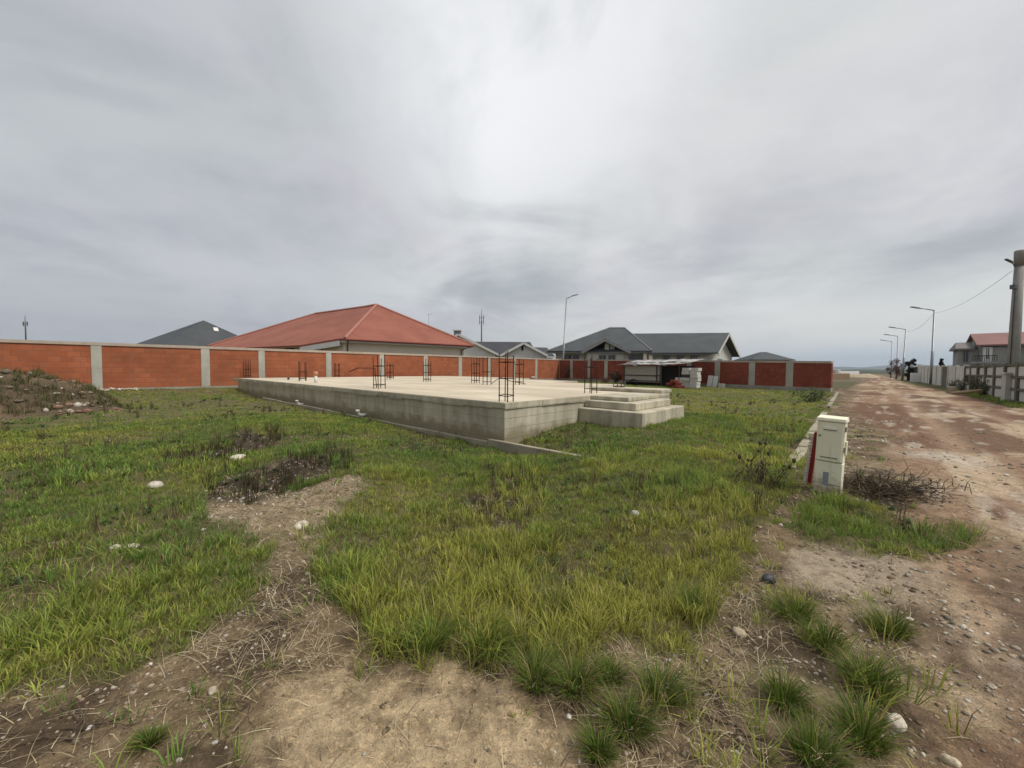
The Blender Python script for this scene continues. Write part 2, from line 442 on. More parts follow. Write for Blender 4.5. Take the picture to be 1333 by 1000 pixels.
M['pale_rib'] = plain('pale_rib', (.50, .42, .38), (.60, .52, .48), 10, .8, .1)
M['wood'] = plain('weathered_wood', (.30, .22, .14), (.42, .32, .21), 5, .9, .3, 0, .2, .01, (1, 1, 6))
M['planks'] = plain('grey_boards', (.33, .305, .26), (.46, .43, .37), 3, .9, .3, 0, .2, .01, (.3, 1, 5))
M['tarp'] = plain('faded_sheeting', (.12, .115, .11), (.58, .56, .53), 1.6, .6, .5, 0, .3, .05)
M['bark'] = plain('bark', (.05, .04, .03), (.09, .07, .05), 12, .95, .4)
M['needle'] = blade_mat('dark_foliage', .15)
M['weed'] = plain('dead_weed', (.06, .045, .03), (.11, .085, .055), 20, .9, .1)
M['brush'] = plain('dead_brush', (.050, .036, .024), (.15, .11, .07), 14, .95, .1)
M['blackp'] = plain('black_plastic', (.018, .019, .024), (.035, .036, .045), 18, .5, .3, 0, .4)
M['gridc'] = concrete_mat('mossy_concrete', (.16, .155, .11), (.095, .095, .065), .5, False)
M['fencec'] = concrete_mat('fence_concrete', (.66, .65, .59), (.52, .51, .46), .5, False)
M['blockp'] = plain('aerated_block', (.50, .49, .44), (.62, .60, .55), 4, .9, .2)
M['hill'] = plain('wooded_hill', (.05, .065, .045), (.075, .085, .055), .004, .95, 0)

# ------------------------------------------------------------------ ground sheet and road
def make_ground():
    front = np.linspace(-68, 68, 700)
    back = np.linspace(68, 292, 90)[1:-1]
    ang = np.radians(np.concatenate([front, back]))
    na = len(ang)
    r = [.30]
    while r[-1] < 55: r.append(r[-1] * 1.0115)
    while r[-1] < 9000: r.append(r[-1] * 1.09)
    r = np.array(r); nr = len(r)
    RR, AA = np.meshgrid(r, ang, indexing='ij')
    x = (RR * np.sin(AA)).ravel(); y = (RR * np.cos(AA)).ravel()
    z = height(x, y)
    m = masks(x, y)
    n1 = fbm(x * .8, y * .8, 51, 4); n2 = fbm(x * 5, y * 5, 53, 4); n3 = fbm(x * 22, y * 22, 57, 3)
    def C(a): return np.array(a)[None, :]
    def mx(c, d, w): w = np.clip(w, 0, 1)[:, None]; return c * (1 - w) + d * w
    N = len(x)
    col = np.repeat(C((.175, .128, .073)), N, 0)                            # default: dry stony soil
    col = mx(col, C((.25, .190, .118)), sstep(.44, .64, n1))
    col = mx(col, C((.062, .042, .025)), sstep(.46, .60, n2) * .85)
    grav = sstep(-.7, .1, m['s']) * (1 - sstep(3.0, 5.0, m['r']))
    col = mx(col, C((.085, .058, .035)), grav * sstep(.40, .56, fbm(x * 2.4, y * 2.4, 59, 4)) * .85)
    col = mx(col, C((.080, .070, .026)), m['grass'] * .9)
    col = mx(col, C((.115, .118, .036)), m['grass'] * .85 * sstep(5, 11, m['r']))
    col = mx(col, C((.12, .09, .045)), sstep(.47, .60, n2) * .6 * m['grass'])
    col = mx(col, C((.115, .095, .050)), m['thin'] * .55 * (m['grass'] > 0))
    col = mx(col, C((.30, .235, .15)), m['dry'] * (.5 + .5 * sstep(.4, .6, n2)))
    col = mx(col, C((.045, .034, .022)), m['dark'] * .9)
    mud = mx(np.repeat(C((.40, .305, .185)), N, 0), C((.235, .175, .105)), sstep(.46, .60, n1 * .3 + n2 * .7))
    col = mx(col, mud, m['mud'] * (1 - sstep(.60, .70, n3) * .4))
    col = mx(col, C((.34, .28, .20)), m['sand'] * .9)
    # road: trodden, streaked along its length
    s, t = m['s'], m['t']
    sn = fbm(s * 1.9, t * .16, 61, 5); sn2 = fbm(s * .7 + 40, t * .35, 63, 4); sn3 = fbm(s * 5, t * .9, 67, 4)
    rd = np.repeat(C((.265, .170, .105)), N, 0)
    rd = mx(rd, C((.42, .325, .22)), sstep(.45, .60, sn))
    rd = mx(rd, C((.145, .076, .043)), sstep(.47, .58, sn2) * .9)
    for rc in (1.25, 2.75): rd = mx(rd, C((.40, .29, .195)), np.exp(-((s - rc + .25 * (fbm(t * .2, t * 0 + 1, 5, 2) - .5)) / .22) ** 2) * .55)
    rd = mx(rd, C((.46, .39, .31)), sstep(.60, .74, sn3) * .7)
    rd = mx(rd, C((.43, .37, .30)), np.exp(-(((x - Pz(1215, 592).x) / .5) ** 2 + ((y - Pz(1215, 592).y) / .35) ** 2)) * .9)
    rd = mx(rd, C((.105, .066, .040)), (1 - sstep(3.5, 6.0, m['r'])) * sstep(.42, .60, fbm(s * 2.6, t * 1.1, 69, 4)) * .85)
    col = mx(col, rd, m['road'])
    # beyond the plot: dull fields
    fld = mx(np.repeat(C((.095, .090, .045)), N, 0), C((.16, .125, .08)), sstep(.4, .65, fbm(x * .012, y * .02, 71, 4)))
    fld = mx(fld, C((.04, .045, .028)), sstep(250, 600, m['r']))
    beyond = np.maximum(sstep(34, 44, np.where((s < -1.2), t, 0)), m['far'])
    beyond = np.maximum(beyond, sstep(45, 60, t) * (1 - m['road']) * (1 - m['verge']))
    col = mx(col, fld, beyond * (1 - m['road'] * (1 - sstep(150, 300, m['r']))))
    # quads
    i, j = np.meshgrid(np.arange(nr - 1), np.arange(na), indexing='ij')
    j2 = (j + 1) % na
    q = np.stack([i * na + j, i * na + j2, (i + 1) * na + j2, (i + 1) * na + j], -1).reshape(-1, 4)
    fr = m['road'][q].mean(1) > .5
    fr &= (m['r'][q[:, 0]] < 170) & (m['t'][q[:, 0]] > -14)
    for nm, sel, mat in (('ground', ~fr, M['ground']), ('dirt_road', fr, M['road'])):
        f = q[sel]
        use = np.unique(f); remap = np.full(N + 1, -1); remap[use] = np.arange(len(use))
        vv = np.stack([x, y, z], 1)[use]; cc = col[use]; fi = remap[f].ravel(); lt = [4] * len(f)
        if nm == 'ground':            # close the sheet under the camera
            vv = np.vstack([vv, [[0, 0, H(0, 0)]]]); cc = np.vstack([cc, [[.2, .15, .09]]])
            c0 = len(vv) - 1; ring = remap[np.arange(na)]
            if (ring >= 0).all():
                tri = np.stack([np.full(na, c0), np.roll(ring, -1), ring], 1)
                fi = np.concatenate([fi, tri.ravel()]); lt = lt + [3] * na
        o = np_mesh(nm, vv, fi, lt, mat, cc, True)
        tag(o, kind='structure')
make_ground()

# ------------------------------------------------------------------ blades
def blades(pos, yaw, hgt, wid, lean, col, tip=None, seg2=True):
    """pos Nx3, lean = horizontal reach as a fraction of the height; yaw = lean direction"""
    n = len(pos)
    dx, dy = np.cos(yaw), np.sin(yaw)
    tw = yaw + np.pi / 2 + rng.normal(0, .7, n)
    wx, wy = np.cos(tw) * wid / 2, np.sin(tw) * wid / 2
    up = hgt / np.sqrt(1 + lean ** 2); out = up * lean
    base = pos; z0 = np.zeros(n)
    tipp = pos + np.stack([dx * out, dy * out, up], 1)
    W = np.stack([wx, wy, z0], 1)
    if tip is None: tip = col
    if seg2:
        mid = pos + np.stack([dx * out * .33, dy * out * .33, up * .62], 1)
        v = np.stack([base - W, base + W, mid + W * .8, mid - W * .8, tipp], 1)
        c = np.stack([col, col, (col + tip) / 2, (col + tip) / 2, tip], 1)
        b = np.arange(n)[:, None] * 5
        fi = np.concatenate([b + np.array([[0, 1, 2, 3]]), b + np.array([[3, 2, 4]])], 1).ravel()
        lt = np.tile([4, 3], n); vv = v.reshape(-1, 3); cc = c.reshape(-1, 3)
    else:
        v = np.stack([base - W, base + W, tipp], 1); c = np.stack([col, col, tip], 1)
        fi = np.arange(n * 3); lt = np.full(n, 3); vv = v.reshape(-1, 3); cc = c.reshape(-1, 3)
    return vv, cc, fi, lt
def join(parts):
    vs, cs, fs, ls, b = [], [], [], [], 0
    for v, c, f, l in parts:
        vs.append(v); cs.append(c); fs.append(np.asarray(f) + b); ls.append(l); b += len(v)
    return np.vstack(vs), np.vstack(cs), np.concatenate(fs), np.concatenate(ls)

GREENS = np.array([(.075, .105, .024), (.105, .130, .030), (.140, .150, .036), (.060, .090, .030), (.165, .155, .050), (.085, .110, .045)])
def green_at(x, y, n):
    a = fbm(x * .35 + 3, y * .35, 81, 3); b = fbm(x * 1.7, y * 1.7, 83, 3)
    k = (a * .6 + b * .4 + rng.normal(0, .06, len(x)))
    lush = np.array((.088, .148, .032)); mid = np.array((.150, .192, .038)); yel = np.array((.232, .238, .055))
    w1 = sstep(.36, .52, k)[:, None]; w2 = sstep(.52, .68, k)[:, None]
    c = (lush * (1 - w1) + mid * w1) * 1.45; c = c * (1 - w2) + yel * 1.40 * w2
    return c * rng.uniform(.8, 1.2, (len(x), 1))

SLAB = [(-4.9, 5.06), (-4.9, 8.0), (-4.9, 13.0), (-7.5, 13.0), (-7.5, 15.0), (-11.5, 15.0), (-11.5, 17.5), (-17, 17.5), (-17, 20), (-26.1, 20), (-26.1, 5.3)]
SLAB_A = np.array(SLAB)
def blocked(x, y):
    s = x * CT - y * ST; t = x * ST + y * CT
    b = inside(SLAB_A, s, t)
    b |= (s > -5.2) & (s < -3.36) & (t > 7.5) & (t < 9.9)
    b |= (s < -26.9) & (t > -20) & (t < 60)
    b |= (t > 37.7 - (s + 27.3) * 6.6 / 25.5 - .3) & (s < -1.6)
    b |= np.hypot(x - 3.42, y - 4.25) < .22
    return b

def make_grass():
    parts = []
    bands = [(1.25, 3.2, 680, 15, .0048, True), (3.2, 6.0, 330, 13, .0062, True), (6, 12, 190, 12, .010, True), (12, 42, 34, 11, .022, False)]
    for r0, r1, dens, nb, wid, seg2 in bands:
        area = .5 * (r1 ** 2 - r0 ** 2) * R_(128)
        n = int(area * dens)
        rr = np.sqrt(rng.uniform(r0 ** 2, r1 ** 2, n)); aa = np.radians(rng.uniform(-64, 64, n))
        x = rr * np.sin(aa); y = rr * np.cos(aa)
        m = masks(x, y)
        pr = m['grass'] * (.22 + .78 * np.maximum(sstep(.38, .56, fbm(x * 3.5, y * 3.5, 91, 3)), .8 * sstep(6, 11, m['r'])))
        s = m['s']; t = m['t']
        pr = np.maximum(pr, .03 * (1 - m['mud']) * (1 - m['sand']) * (m['r'] < 12)); pr = np.maximum(pr, .07 * ((s > -.95) & (m['r'] < 2.6)) * sstep(.48, .62, fbm(x * 3, y * 3, 97, 3)))
        keep = (rng.random(n) < pr) & ~blocked(x, y) & (m['road'] < .5)
        x, y, s, t = x[keep], y[keep], s[keep], t[keep]; n = len(x)
        m_thin = m['thin'][keep]; lush = sstep(.40, .60, fbm(x * 1.5, y * 1.5, 95, 3))
        rad = np.hypot(x, y)
        hc = (.055 + .075 * lush) * rng.uniform(.6, 1.35, n)
        hc *= 1 - .30 * sstep(3.5, 9, rad)
        hc = np.where(s > 3.2, hc * 1.7, hc); hc = np.where(inside(BOX_GRASS, x, y), hc * 1.25, hc)
        hc = np.where(s < -3.5, hc * .82, hc) * (1 - .35 * m_thin)
        gc = green_at(x, y, n)
        gc = np.where(inside(BOX_GRASS, x, y)[:, None], gc * np.array((.62, .78, .75)), gc)
        rc = .028 + .018 * rng.random(n) + .03 * (r0 > 5)
        k = np.repeat(np.arange(n), nb); N = len(k)
        ba = rng.uniform(0, 2 * np.pi, N); br = np.sqrt(rng.random(N)) * rc[k]
        bx = x[k] + np.cos(ba) * br; by = y[k] + np.sin(ba) * br
        yaw = ba + rng.normal(0, .5, N); lean = np.abs(rng.normal(.15, .35, N)) + br / rc[k] * .55
        # a light wind from the left
        lx = np.cos(yaw) * lean + .16; ly = np.sin(yaw) * lean - .02
        yaw = np.arctan2(ly, lx); lean = np.hypot(lx, ly)
        hg = hc[k] * rng.uniform(.55, 1.25, N)
        cc = gc[k] * rng.uniform(.72, 1.3, (N, 1))
        dead = rng.random(N) < .06 + .22 * m_thin[k]
        cc[dead] = np.array((.23, .185, .085)) * rng.uniform(.7, 1.2, (dead.sum(), 1))
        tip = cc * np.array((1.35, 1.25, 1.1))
        pos = np.stack([bx, by, height(bx, by) - .004], 1)
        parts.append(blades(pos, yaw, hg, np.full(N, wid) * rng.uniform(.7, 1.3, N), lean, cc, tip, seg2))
    for r0, r1, dens, wid, hmul in ((1.25, 3.2, 6500, .0034, 1), (3.2, 6, 3800, .005, 1.1), (6, 13, 900, .010, 1.2)):
        n = int(.5 * (r1 ** 2 - r0 ** 2) * R_(128) * dens)
        rr = np.sqrt(rng.uniform(r0 ** 2, r1 ** 2, n)); aa = np.radians(rng.uniform(-64, 64, n))
        x = rr * np.sin(aa); y = rr * np.cos(aa); m = masks(x, y)
        keep = (rng.random(n) < m['grass'] * (.45 + .55 * sstep(.36, .52, fbm(x * 2.3, y * 2.3, 99, 3)))) & ~blocked(x, y) & (m['road'] < .5)
        x, y = x[keep], y[keep]; n = len(x)
        c = green_at(x, y, n); old = rng.random(n) < .24; c[old] = np.array((.26, .20, .10)) * rng.uniform(.5, 1.2, (old.sum(), 1))
        c *= rng.uniform(.65, 1.15, (n, 1))
        parts.append(blades(np.stack([x, y, height(x, y) - .004], 1), rng.uniform(0, 6.28, n), rng.uniform(.03, .085, n) * hmul, np.full(n, wid), np.abs(rng.normal(.6, .7, n)), c, c * 1.15, False))
    v, c, f, l = join(parts)
    tag(np_mesh('grass', v, f, l, M['blade'], c), 'rough green lawn grass growing all over the plot', 'grass', kind='stuff')
make_grass()

def make_straw():
    parts = []
    for r0, r1, dens, wid in ((1.1, 3.2, 2600, .0026), (3.2, 7.5, 420, .0052), (7.5, 16, 45, .011)):
        area = .5 * (r1 ** 2 - r0 ** 2) * R_(128); n = int(area * dens)
        rr = np.sqrt(rng.uniform(r0 ** 2, r1 ** 2, n)); aa = np.radians(rng.uniform(-64, 64, n))
        x = rr * np.sin(aa); y = rr * np.cos(aa); m = masks(x, y)
        bare = (1 - m['grass']) * (1 - m['road'] * .97) * (1 - m['mud'] * .93) * (1 - m['sand'] * .9)
        pr = bare * (.20 + .80 * sstep(.40, .56, fbm(x * 1.6, y * 1.6, 101, 3))) * np.where(m['s'] > -.2, .35, 1) + m['dry'] * .9 + m['thin'] * .5
        keep = (rng.random(n) < pr) & ~blocked(x, y); x, y = x[keep], y[keep]; n = len(x)
        hg = rng.uniform(.04, .15, n); lean = rng.uniform(1.8, 9.0, n)
        base = np.array([(.46, .37, .22), (.28, .215, .12), (.54, .46, .31), (.11, .08, .048)])[rng.integers(0, 4, n)]
        c = base * rng.uniform(.7, 1.15, (n, 1))
        pos = np.stack([x, y, height(x, y) + .002], 1)
        parts.append(blades(pos, rng.uniform(0, 6.28, n), hg, np.full(n, wid), lean, c))
    v, c, f, l = join(parts)
    tag(np_mesh('dry_straw', v, f, l, M['straw'], c), 'dead pale straw lying on the bare soil', 'straw', kind='stuff')
make_straw()

def make_weeds():
    parts = []
    for r0, r1, dens, wid, sc in ((1.3, 4, 34, .015, .8), (4, 10, 26, .022, 1.0), (10, 20, 5, .040, 1.2)):
        area = .5 * (r1 ** 2 - r0 ** 2) * R_(128); n = int(area * dens)
        rr = np.sqrt(rng.uniform(r0 ** 2, r1 ** 2, n)); aa = np.radians(rng.uniform(-64, 64, n))
        x = rr * np.sin(aa); y = rr * np.cos(aa); m = masks(x, y)
        pr = (m['grass'] * .8 + .10 * (1 - m['mud'])) * sstep(.44, .60, fbm(x * .8 + 9, y * .8, 121, 3)) * (1 - m['road'])
        pr = np.maximum(pr, (m['dark'] > .3) * 1.0)
        keep = (rng.random(n) < pr) & ~blocked(x, y); x, y = x[keep], y[keep]; n = len(x); nb = 11
        k = np.repeat(np.arange(n), nb); N = len(k)
        kind = rng.random(n); dk_ = m['dark'][keep] > .3; kind = np.where(dk_, rng.uniform(.5, .8, n), kind)
        base = np.where((kind < .55)[:, None], np.array((.085, .115, .050)), np.where((kind < .8)[:, None], np.array((.135, .10, .055)), np.array((.16, .165, .06))))
        c = base[k] * rng.uniform(.65, 1.25, (N, 1)); c = np.where(dk_[k][:, None], c * .55, c)
        up = (kind > .55) & (kind < .8)
        yaw = rng.uniform(0, 6.28, N); lean = np.where(up[k], np.abs(rng.normal(.3, .4, N)), rng.uniform(.8, 3.0, N))
        hg = np.where(up[k], rng.uniform(.08, .26, N), rng.uniform(.05, .12, N)) * sc
        wd = np.where(up[k], wid * .3, wid) * rng.uniform(.6, 1.2, N)
        pos = np.stack([x[k] + rng.normal(0, .02, N), y[k] + rng.normal(0, .02, N), height(x, y)[k]], 1)
        parts.append(blades(pos, yaw, hg, wd, lean, c, c * .9))
    v, c, f, l = join(parts)
    tag(np_mesh('weeds', v, f, l, M['blade'], c), 'broad leaved and withered weeds growing among the lawn grass', 'weeds', kind='stuff')
make_weeds()

# ------------------------------------------------------------------ stones
def ico(sub):
    import bmesh
    bm = bmesh.new(); bmesh.ops.create_icosphere(bm, subdivisions=sub, radius=1)
    v = np.array([p.co[:] for p in bm.verts]); bm.verts.index_update()
    f = np.array([[q.index for q in g.verts] for g in bm.faces]); bm.free(); return v, f
ICO1, ICOF1 = ico(1); ICO2, ICOF2 = ico(2); ICO3, ICOF3 = ico(3)
def stones(x, y, z, size, col, flat=(.45, .8), V=ICO2, F=ICOF2):
    n = len(x); nv = len(V)
    sc = size[:, None] * np.stack([rng.uniform(.7, 1.2, n), rng.uniform(.6, 1.0, n), rng.uniform(flat[0], flat[1], n)], 1)
    dirs = rng.normal(0, 1, (n, 5, 3)); dirs /= np.linalg.norm(dirs, axis=2, keepdims=True)
    vv = np.repeat(V[None], n, 0)
    cut = rng.uniform(.62, .95, (n, 5))
    for q in range(5):                                     # knock flats off the pebble
        d = np.einsum('nvk,nk->nv', vv, dirs[:, q]); ex = np.maximum(d - cut[:, q][:, None], 0)
        vv = vv - ex[..., None] * dirs[:, q][:, None, :] * .85
    vv = vv * sc[:, None, :]
    a = rng.uniform(0, 6.28, n); ca, sa = np.cos(a)[:, None], np.sin(a)[:, None]
    X = vv[..., 0] * ca - vv[..., 1] * sa + x[:, None]; Y = vv[..., 0] * sa + vv[..., 1] * ca + y[:, None]; Z = vv[..., 2] + z[:, None]
    v = np.stack([X, Y, Z], -1).reshape(-1, 3)
    f = (F[None] + (np.arange(n) * nv)[:, None, None]).reshape(-1)
    return v, np.repeat(col, nv, 0), f, np.full(n * len(F), 3)
def stone_cols(n):
    pal = np.array([(.40, .35, .27), (.30, .26, .20), (.50, .46, .38), (.22, .185, .14), (.36, .28, .20), (.58, .55, .49)])
    return pal[rng.choice(6, n, p=[.26, .24, .16, .16, .12, .06])] * rng.uniform(.75, 1.15, (n, 1))
def make_pebbles():
    parts = []
    for r0, r1, dens, s0, s1 in ((1.0, 2.6, 2600, .0035, .0145), (2.6, 6, 620, .006, .026), (6, 15, 75, .012, .04)):
        area = .5 * (r1 ** 2 - r0 ** 2) * R_(128); n = int(area * dens)
        rr = np.sqrt(rng.uniform(r0 ** 2, r1 ** 2, n)); aa = np.radians(rng.uniform(-64, 64, n))
        x = rr * np.sin(aa); y = rr * np.cos(aa); m = masks(x, y)
        bare = (1 - m['grass']) * (1 - m['mud'] * .92) * (1 - m['sand'] * .6)
        right = sstep(-.9, -.2, m['s']) * (1 - .95 * sstep(.3, .9, m['s']))
        pr = bare * (.07 + .50 * right * sstep(.36, .56, fbm(x * 2.2, y * 2.2, 111, 3)) + .25 * sstep(.5, .65, fbm(x * 1.5, y * 1.5, 113, 3))) + m['dry'] * .25 + .004
        keep = (rng.random(n) < pr) & ~blocked(x, y); x, y = x[keep], y[keep]; n = len(x)
        sz = s0 + (s1 - s0) * rng.random(n) ** 3.0
        parts.append(stones(x, y, height(x, y) + sz * .08, sz, stone_cols(n), V=ICO1, F=ICOF1))
        n = int(area * dens * .45)
        rr = np.sqrt(rng.uniform(r0 ** 2, r1 ** 2, n)); aa = np.radians(rng.uniform(-64, 64, n))
        x = rr * np.sin(aa); y = rr * np.cos(aa); m = masks(x, y)
        pr = (1 - m['grass']) * (1 - m['road'] * .9) * (.12 + .88 * sstep(.50, .62, fbm(x * 2.6, y * 2.6, 117, 3)))
        keep = (rng.random(n) < pr) & ~blocked(x, y); x, y = x[keep], y[keep]; n = len(x)
        sz = (s0 + (s1 - s0) * rng.random(n) ** 2.2) * 1.1
        parts.append(stones(x, y, height(x, y), sz, np.array([(.13, .095, .058), (.20, .15, .09), (.27, .205, .125)])[rng.integers(0, 3, n)] * rng.uniform(.8, 1.2, (n, 1)), (.3, .6), ICO1, ICOF1))
    v, c, f, l = join(parts)
    tag(np_mesh('pebbles', v, f, l, M['stone'], c, True), 'small pale pebbles scattered over the bare soil', 'pebbles', kind='stuff')
make_pebbles()

def single_stone(px, py, size, col, label, cat='stone', mat=None, flat=(.5, .7), group=None, name='stone'):
    p = G(px, py)
    v, c, f, l = stones(np.array([0.]), np.array([0.]), np.array([size * .22]), np.array([size]), np.array([col]), flat, ICO3, ICOF3)
    w = fbm(v[:, 0] / size * 2.3 + px, v[:, 1] / size * 2.3 + v[:, 2] / size, 3, 3) - .5
    v = v * (1 + .22 * w[:, None])
    o = np_mesh(name, v, f, l, mat or M['stone'], c, True); o.location = p
    return tag(o, label, cat, group)
single_stone(962, 826, .048, (.46, .38, .26), 'tan rounded stone among gravel, largest left of the grass tufts')
single_stone(1166, 944, .042, (.62, .56, .46), 'whitish angular rock beside the tufts at the bottom right')
single_stone(1001, 757, .050, (.03, .031, .04), 'small black lump lying on bare soil right of the lawn', 'lump', M['blackp'], (.75, .9), name='black_lump')
single_stone(1236, 992, .028, (.56, .48, .34), 'yellowish pebble at the bottom edge by the road')
single_stone(1054, 792 + 48, .018, (.50, .44, .33), 'small round buff pebble below the middle grass tuft')
single_stone(1291, 895, .018, (.50, .42, .33), 'flat pale stone half sunk in the road edge')
single_stone(150, 716, .050, (.60, .55, .46), 'white stone in the left lawn, left of a pair', group='white stones in the left lawn')
single_stone(171, 714, .042, (.60, .55, .46), 'smaller white stone in the left lawn, right of a pair', group='white stones in the left lawn')
single_stone(203, 634, .08, (.55, .50, .42), 'pale stone in grass at middle left of the lawn')
single_stone(392, 687, .065, (.58, .52, .43), 'broken pale stone on the dry bare patch')
single_stone(310, 598, .09, (.60, .55, .47), 'pale stone at the edge of the dark hollow')
single_stone(826, 671, .05, (.42, .40, .35), 'grey stone lying in the right half of the lawn')
single_stone(277, 901, .022, (.50, .43, .34), 'oval buff pebble on dry soil at lower left')

# ------------------------------------------------------------------ grass tufts standing on the bare soil
def tuft(px, py, rad_px, label, tone=1.0, tall=1.0):
    p = G(px, py); sc = p.y / FOC
    rad = rad_px * sc; flop = random.uniform(0, .55); fa = random.uniform(0, 6.28)
    n = int(430 + 160 * random.random())
    ba = rng.uniform(0, 6.28, n); br = np.sqrt(rng.random(n)) * rad * .42
    lean = .1 + (br / (rad * .42)) * 1.15 + np.abs(rng.normal(0, .25, n))
    hg = rad * rng.uniform(.65, 1.5, n) * tall
    base = np.array([(.062, .112, .016), (.095, .145, .022), (.155, .185, .034), (.26, .215, .085)])[rng.choice(4, n, p=[.42, .34, .14, .10])]
    cc = base * tone * rng.uniform(.75, 1.25, (n, 1))
    pos = np.stack([np.cos(ba) * br, np.sin(ba) * br, np.full(n, -.006)], 1)
    yw_ = ba + rng.normal(0, .45, n); lx_ = np.cos(yw_) * lean + flop * math.cos(fa); ly_ = np.sin(yw_) * lean + flop * math.sin(fa)
    lean = np.hypot(lx_, ly_); ba = np.arctan2(ly_, lx_)
    hg = hg * np.where(rng.random(n) < .15, .5, 1) * (1 + .35 * (fbm(pos[:, 0] / rad * 3 + px, pos[:, 1] / rad * 3, 7, 2) - .5) * 2)
    pos[:, 0] *= random.uniform(.8, 1.35)
    k = n // random.choice((3, 4, 5))                       # withered leaves lie round the foot
    lean[:k] = rng.uniform(1.6, 4.0, k); cc[:k] = np.array((.23, .19, .10)) * rng.uniform(.6, 1.15, (k, 1))
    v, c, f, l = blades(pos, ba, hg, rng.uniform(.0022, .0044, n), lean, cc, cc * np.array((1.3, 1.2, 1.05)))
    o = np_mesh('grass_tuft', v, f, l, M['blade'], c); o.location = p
    return tag(o, label, 'grass tuft', 'grass tufts on the bare soil')
for a in [(697, 890, 40, 'pale green tuft at the lawn tip, leftmost of the lower cluster'),
          (748, 898, 40, 'yellowish tuft with dry leaves, second from left in the lower cluster'),
          (792, 884, 30, 'dark compact tuft at the back of the lower cluster'),
          (815, 948, 42, 'broad tuft in the middle of the lower cluster, above the lowest one'),
          (863, 908, 42, 'deep green tuft, rightmost of the lower cluster, beside the pebbles'),
          (779, 982, 32, 'dark tuft at the bottom edge, lowest of the cluster on the mud'),
          (1032, 806, 34, 'dense green tuft below the black lump'),
          (1073, 842, 34, 'dark green tuft just right of the tan stone and below another tuft'),
          (1160, 826, 32, 'lone round tuft nearest to the road'),
          (1130, 895, 48, 'wide bushy tuft above the whitish rock', 1.0, 1.0),
          (1022, 918, 38, 'low straggly tuft with straw, left of the bushy one'),
          (1122, 966, 46, 'dark tuft touching the left side of the whitish rock'),
          (1062, 990, 48, 'large tuft cut by the bottom edge, left of the whitish rock'),
          (195, 968, 18, 'tiny dark sprig alone on dry soil at the lower left'),
          (640, 850, 40, 'long leaved tuft hanging over the mud at the lawn front', 1.15, 1.1),
          (560, 842, 38, 'arching bright tuft at the lawn edge left of the long leaved one', 1.25, 1.1),
          (905, 800, 36, 'dark tuft at the right corner of the front lawn'),
          (720, 800, 34, 'dark tuft standing in a thin place of the front lawn')]:
    tuft(*a)

# ------------------------------------------------------------------ boundary walls
def boundary_wall(name, A, B, zA, zB, post_px, mat, label, extra=(), thick=.22, postw=.36, plinth=.22):
    A, B = Vector((A[0], A[1], 0)), Vector((B[0], B[1], 0))
    d = (B - A); L = d.length; yaw = math.atan2(d.y, d.x)
    t = thing(name, A, yaw, label, 'wall')
    pos = sorted(set([round(col_on_line(p, A, B) * L, 3) for p in post_px] + list(extra)))
    zt = lambda u: zA + (zB - zA) * u / L
    edges = [0] + pos + [L]
    for i in range(len(edges) - 1):
        u0, u1 = edges[i], edges[i + 1]
        a = u0 + (postw / 2 - .01 if i > 0 else 0); b = u1 - (postw / 2 - .01 if i < len(edges) - 2 else 0)
        if b - a < .15: continue
        mb = MB(); mb.add([(a, -thick / 2, plinth), (b, -thick / 2, plinth), (b, thick / 2, plinth), (a, thick / 2, plinth),
                           (a, -thick / 2, zt(a) - .14), (b, -thick / 2, zt(b) - .14), (b, thick / 2, zt(b) - .14), (a, thick / 2, zt(a) - .14)],
                          [(0, 3, 2, 1), (4, 5, 6, 7), (0, 1, 5, 4), (1, 2, 6, 5), (2, 3, 7, 6), (3, 0, 4, 7)])
        mb.build('brick_panel', mat, t)
    for u in pos:
        w = postw / 2 * random.uniform(.92, 1.1)
        MB().box((u - w, -thick / 2 - .03, -.4), (u + w, thick / 2 + .03, zt(u) - .137)).build('concrete_post', M['post'], t, bevel=.012)
    mb = MB()
    h = .14
    n = max(2, int(L / 2.5)); us = [L * i / n for i in range(n + 1)]
    for i in range(n):
        a, b = us[i], us[i + 1]; ja, jb = zt(a), zt(b)
        y = thick / 2 + .045
        mb.add([(a, -y, ja - h), (b, -y, jb - h), (b, y, jb - h), (a, y, ja - h), (a, -y, ja), (b, -y, jb), (b, y, jb), (a, y, ja)],
               [(0, 3, 2, 1), (4, 5, 6, 7), (0, 1, 5, 4), (2, 3, 7, 6)] + ([(3, 0, 4, 7)] if i == 0 else []) + ([(1, 2, 6, 5)] if i == n - 1 else []))
    mb.build('ring_beam', M['beam'], t)
    MB().box((0, -thick / 2 - .05, -.5), (L, thick / 2 + .05, plinth + .003)).build('plinth', M['plinth'], t)
    return t
WA, WC, WE = S(-27.3, -9), S(-27.3, 37.6), S(-1.75, 31.2)
boundary_wall('brick_wall', WA, WC, 2.42, 2.52, [126, 267, 340, 427, 496, 553, 598, 636, 669, 697],
              M['brick_l'], 'long orange brick wall with pale concrete posts along the left side', (1.2, 4.8))
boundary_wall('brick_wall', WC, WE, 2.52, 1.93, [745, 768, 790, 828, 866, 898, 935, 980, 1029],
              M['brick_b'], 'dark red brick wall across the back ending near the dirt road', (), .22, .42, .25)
MB().box((-.2, -.2, -.4), (.2, .2, 2.55)).build('concrete_post', M['post'])
cp = bpy.context.scene.objects['concrete_post'] if False else None
for o in list(COL.objects):
    if o.parent is None and o.name.startswith('concrete_post') and o.type == 'MESH':
        o.name = 'corner_post'; o.location = WC; o.rotation_euler = (0, 0, -TH)
        tag(o, 'concrete corner post where the orange and dark red brick walls meet', 'post')

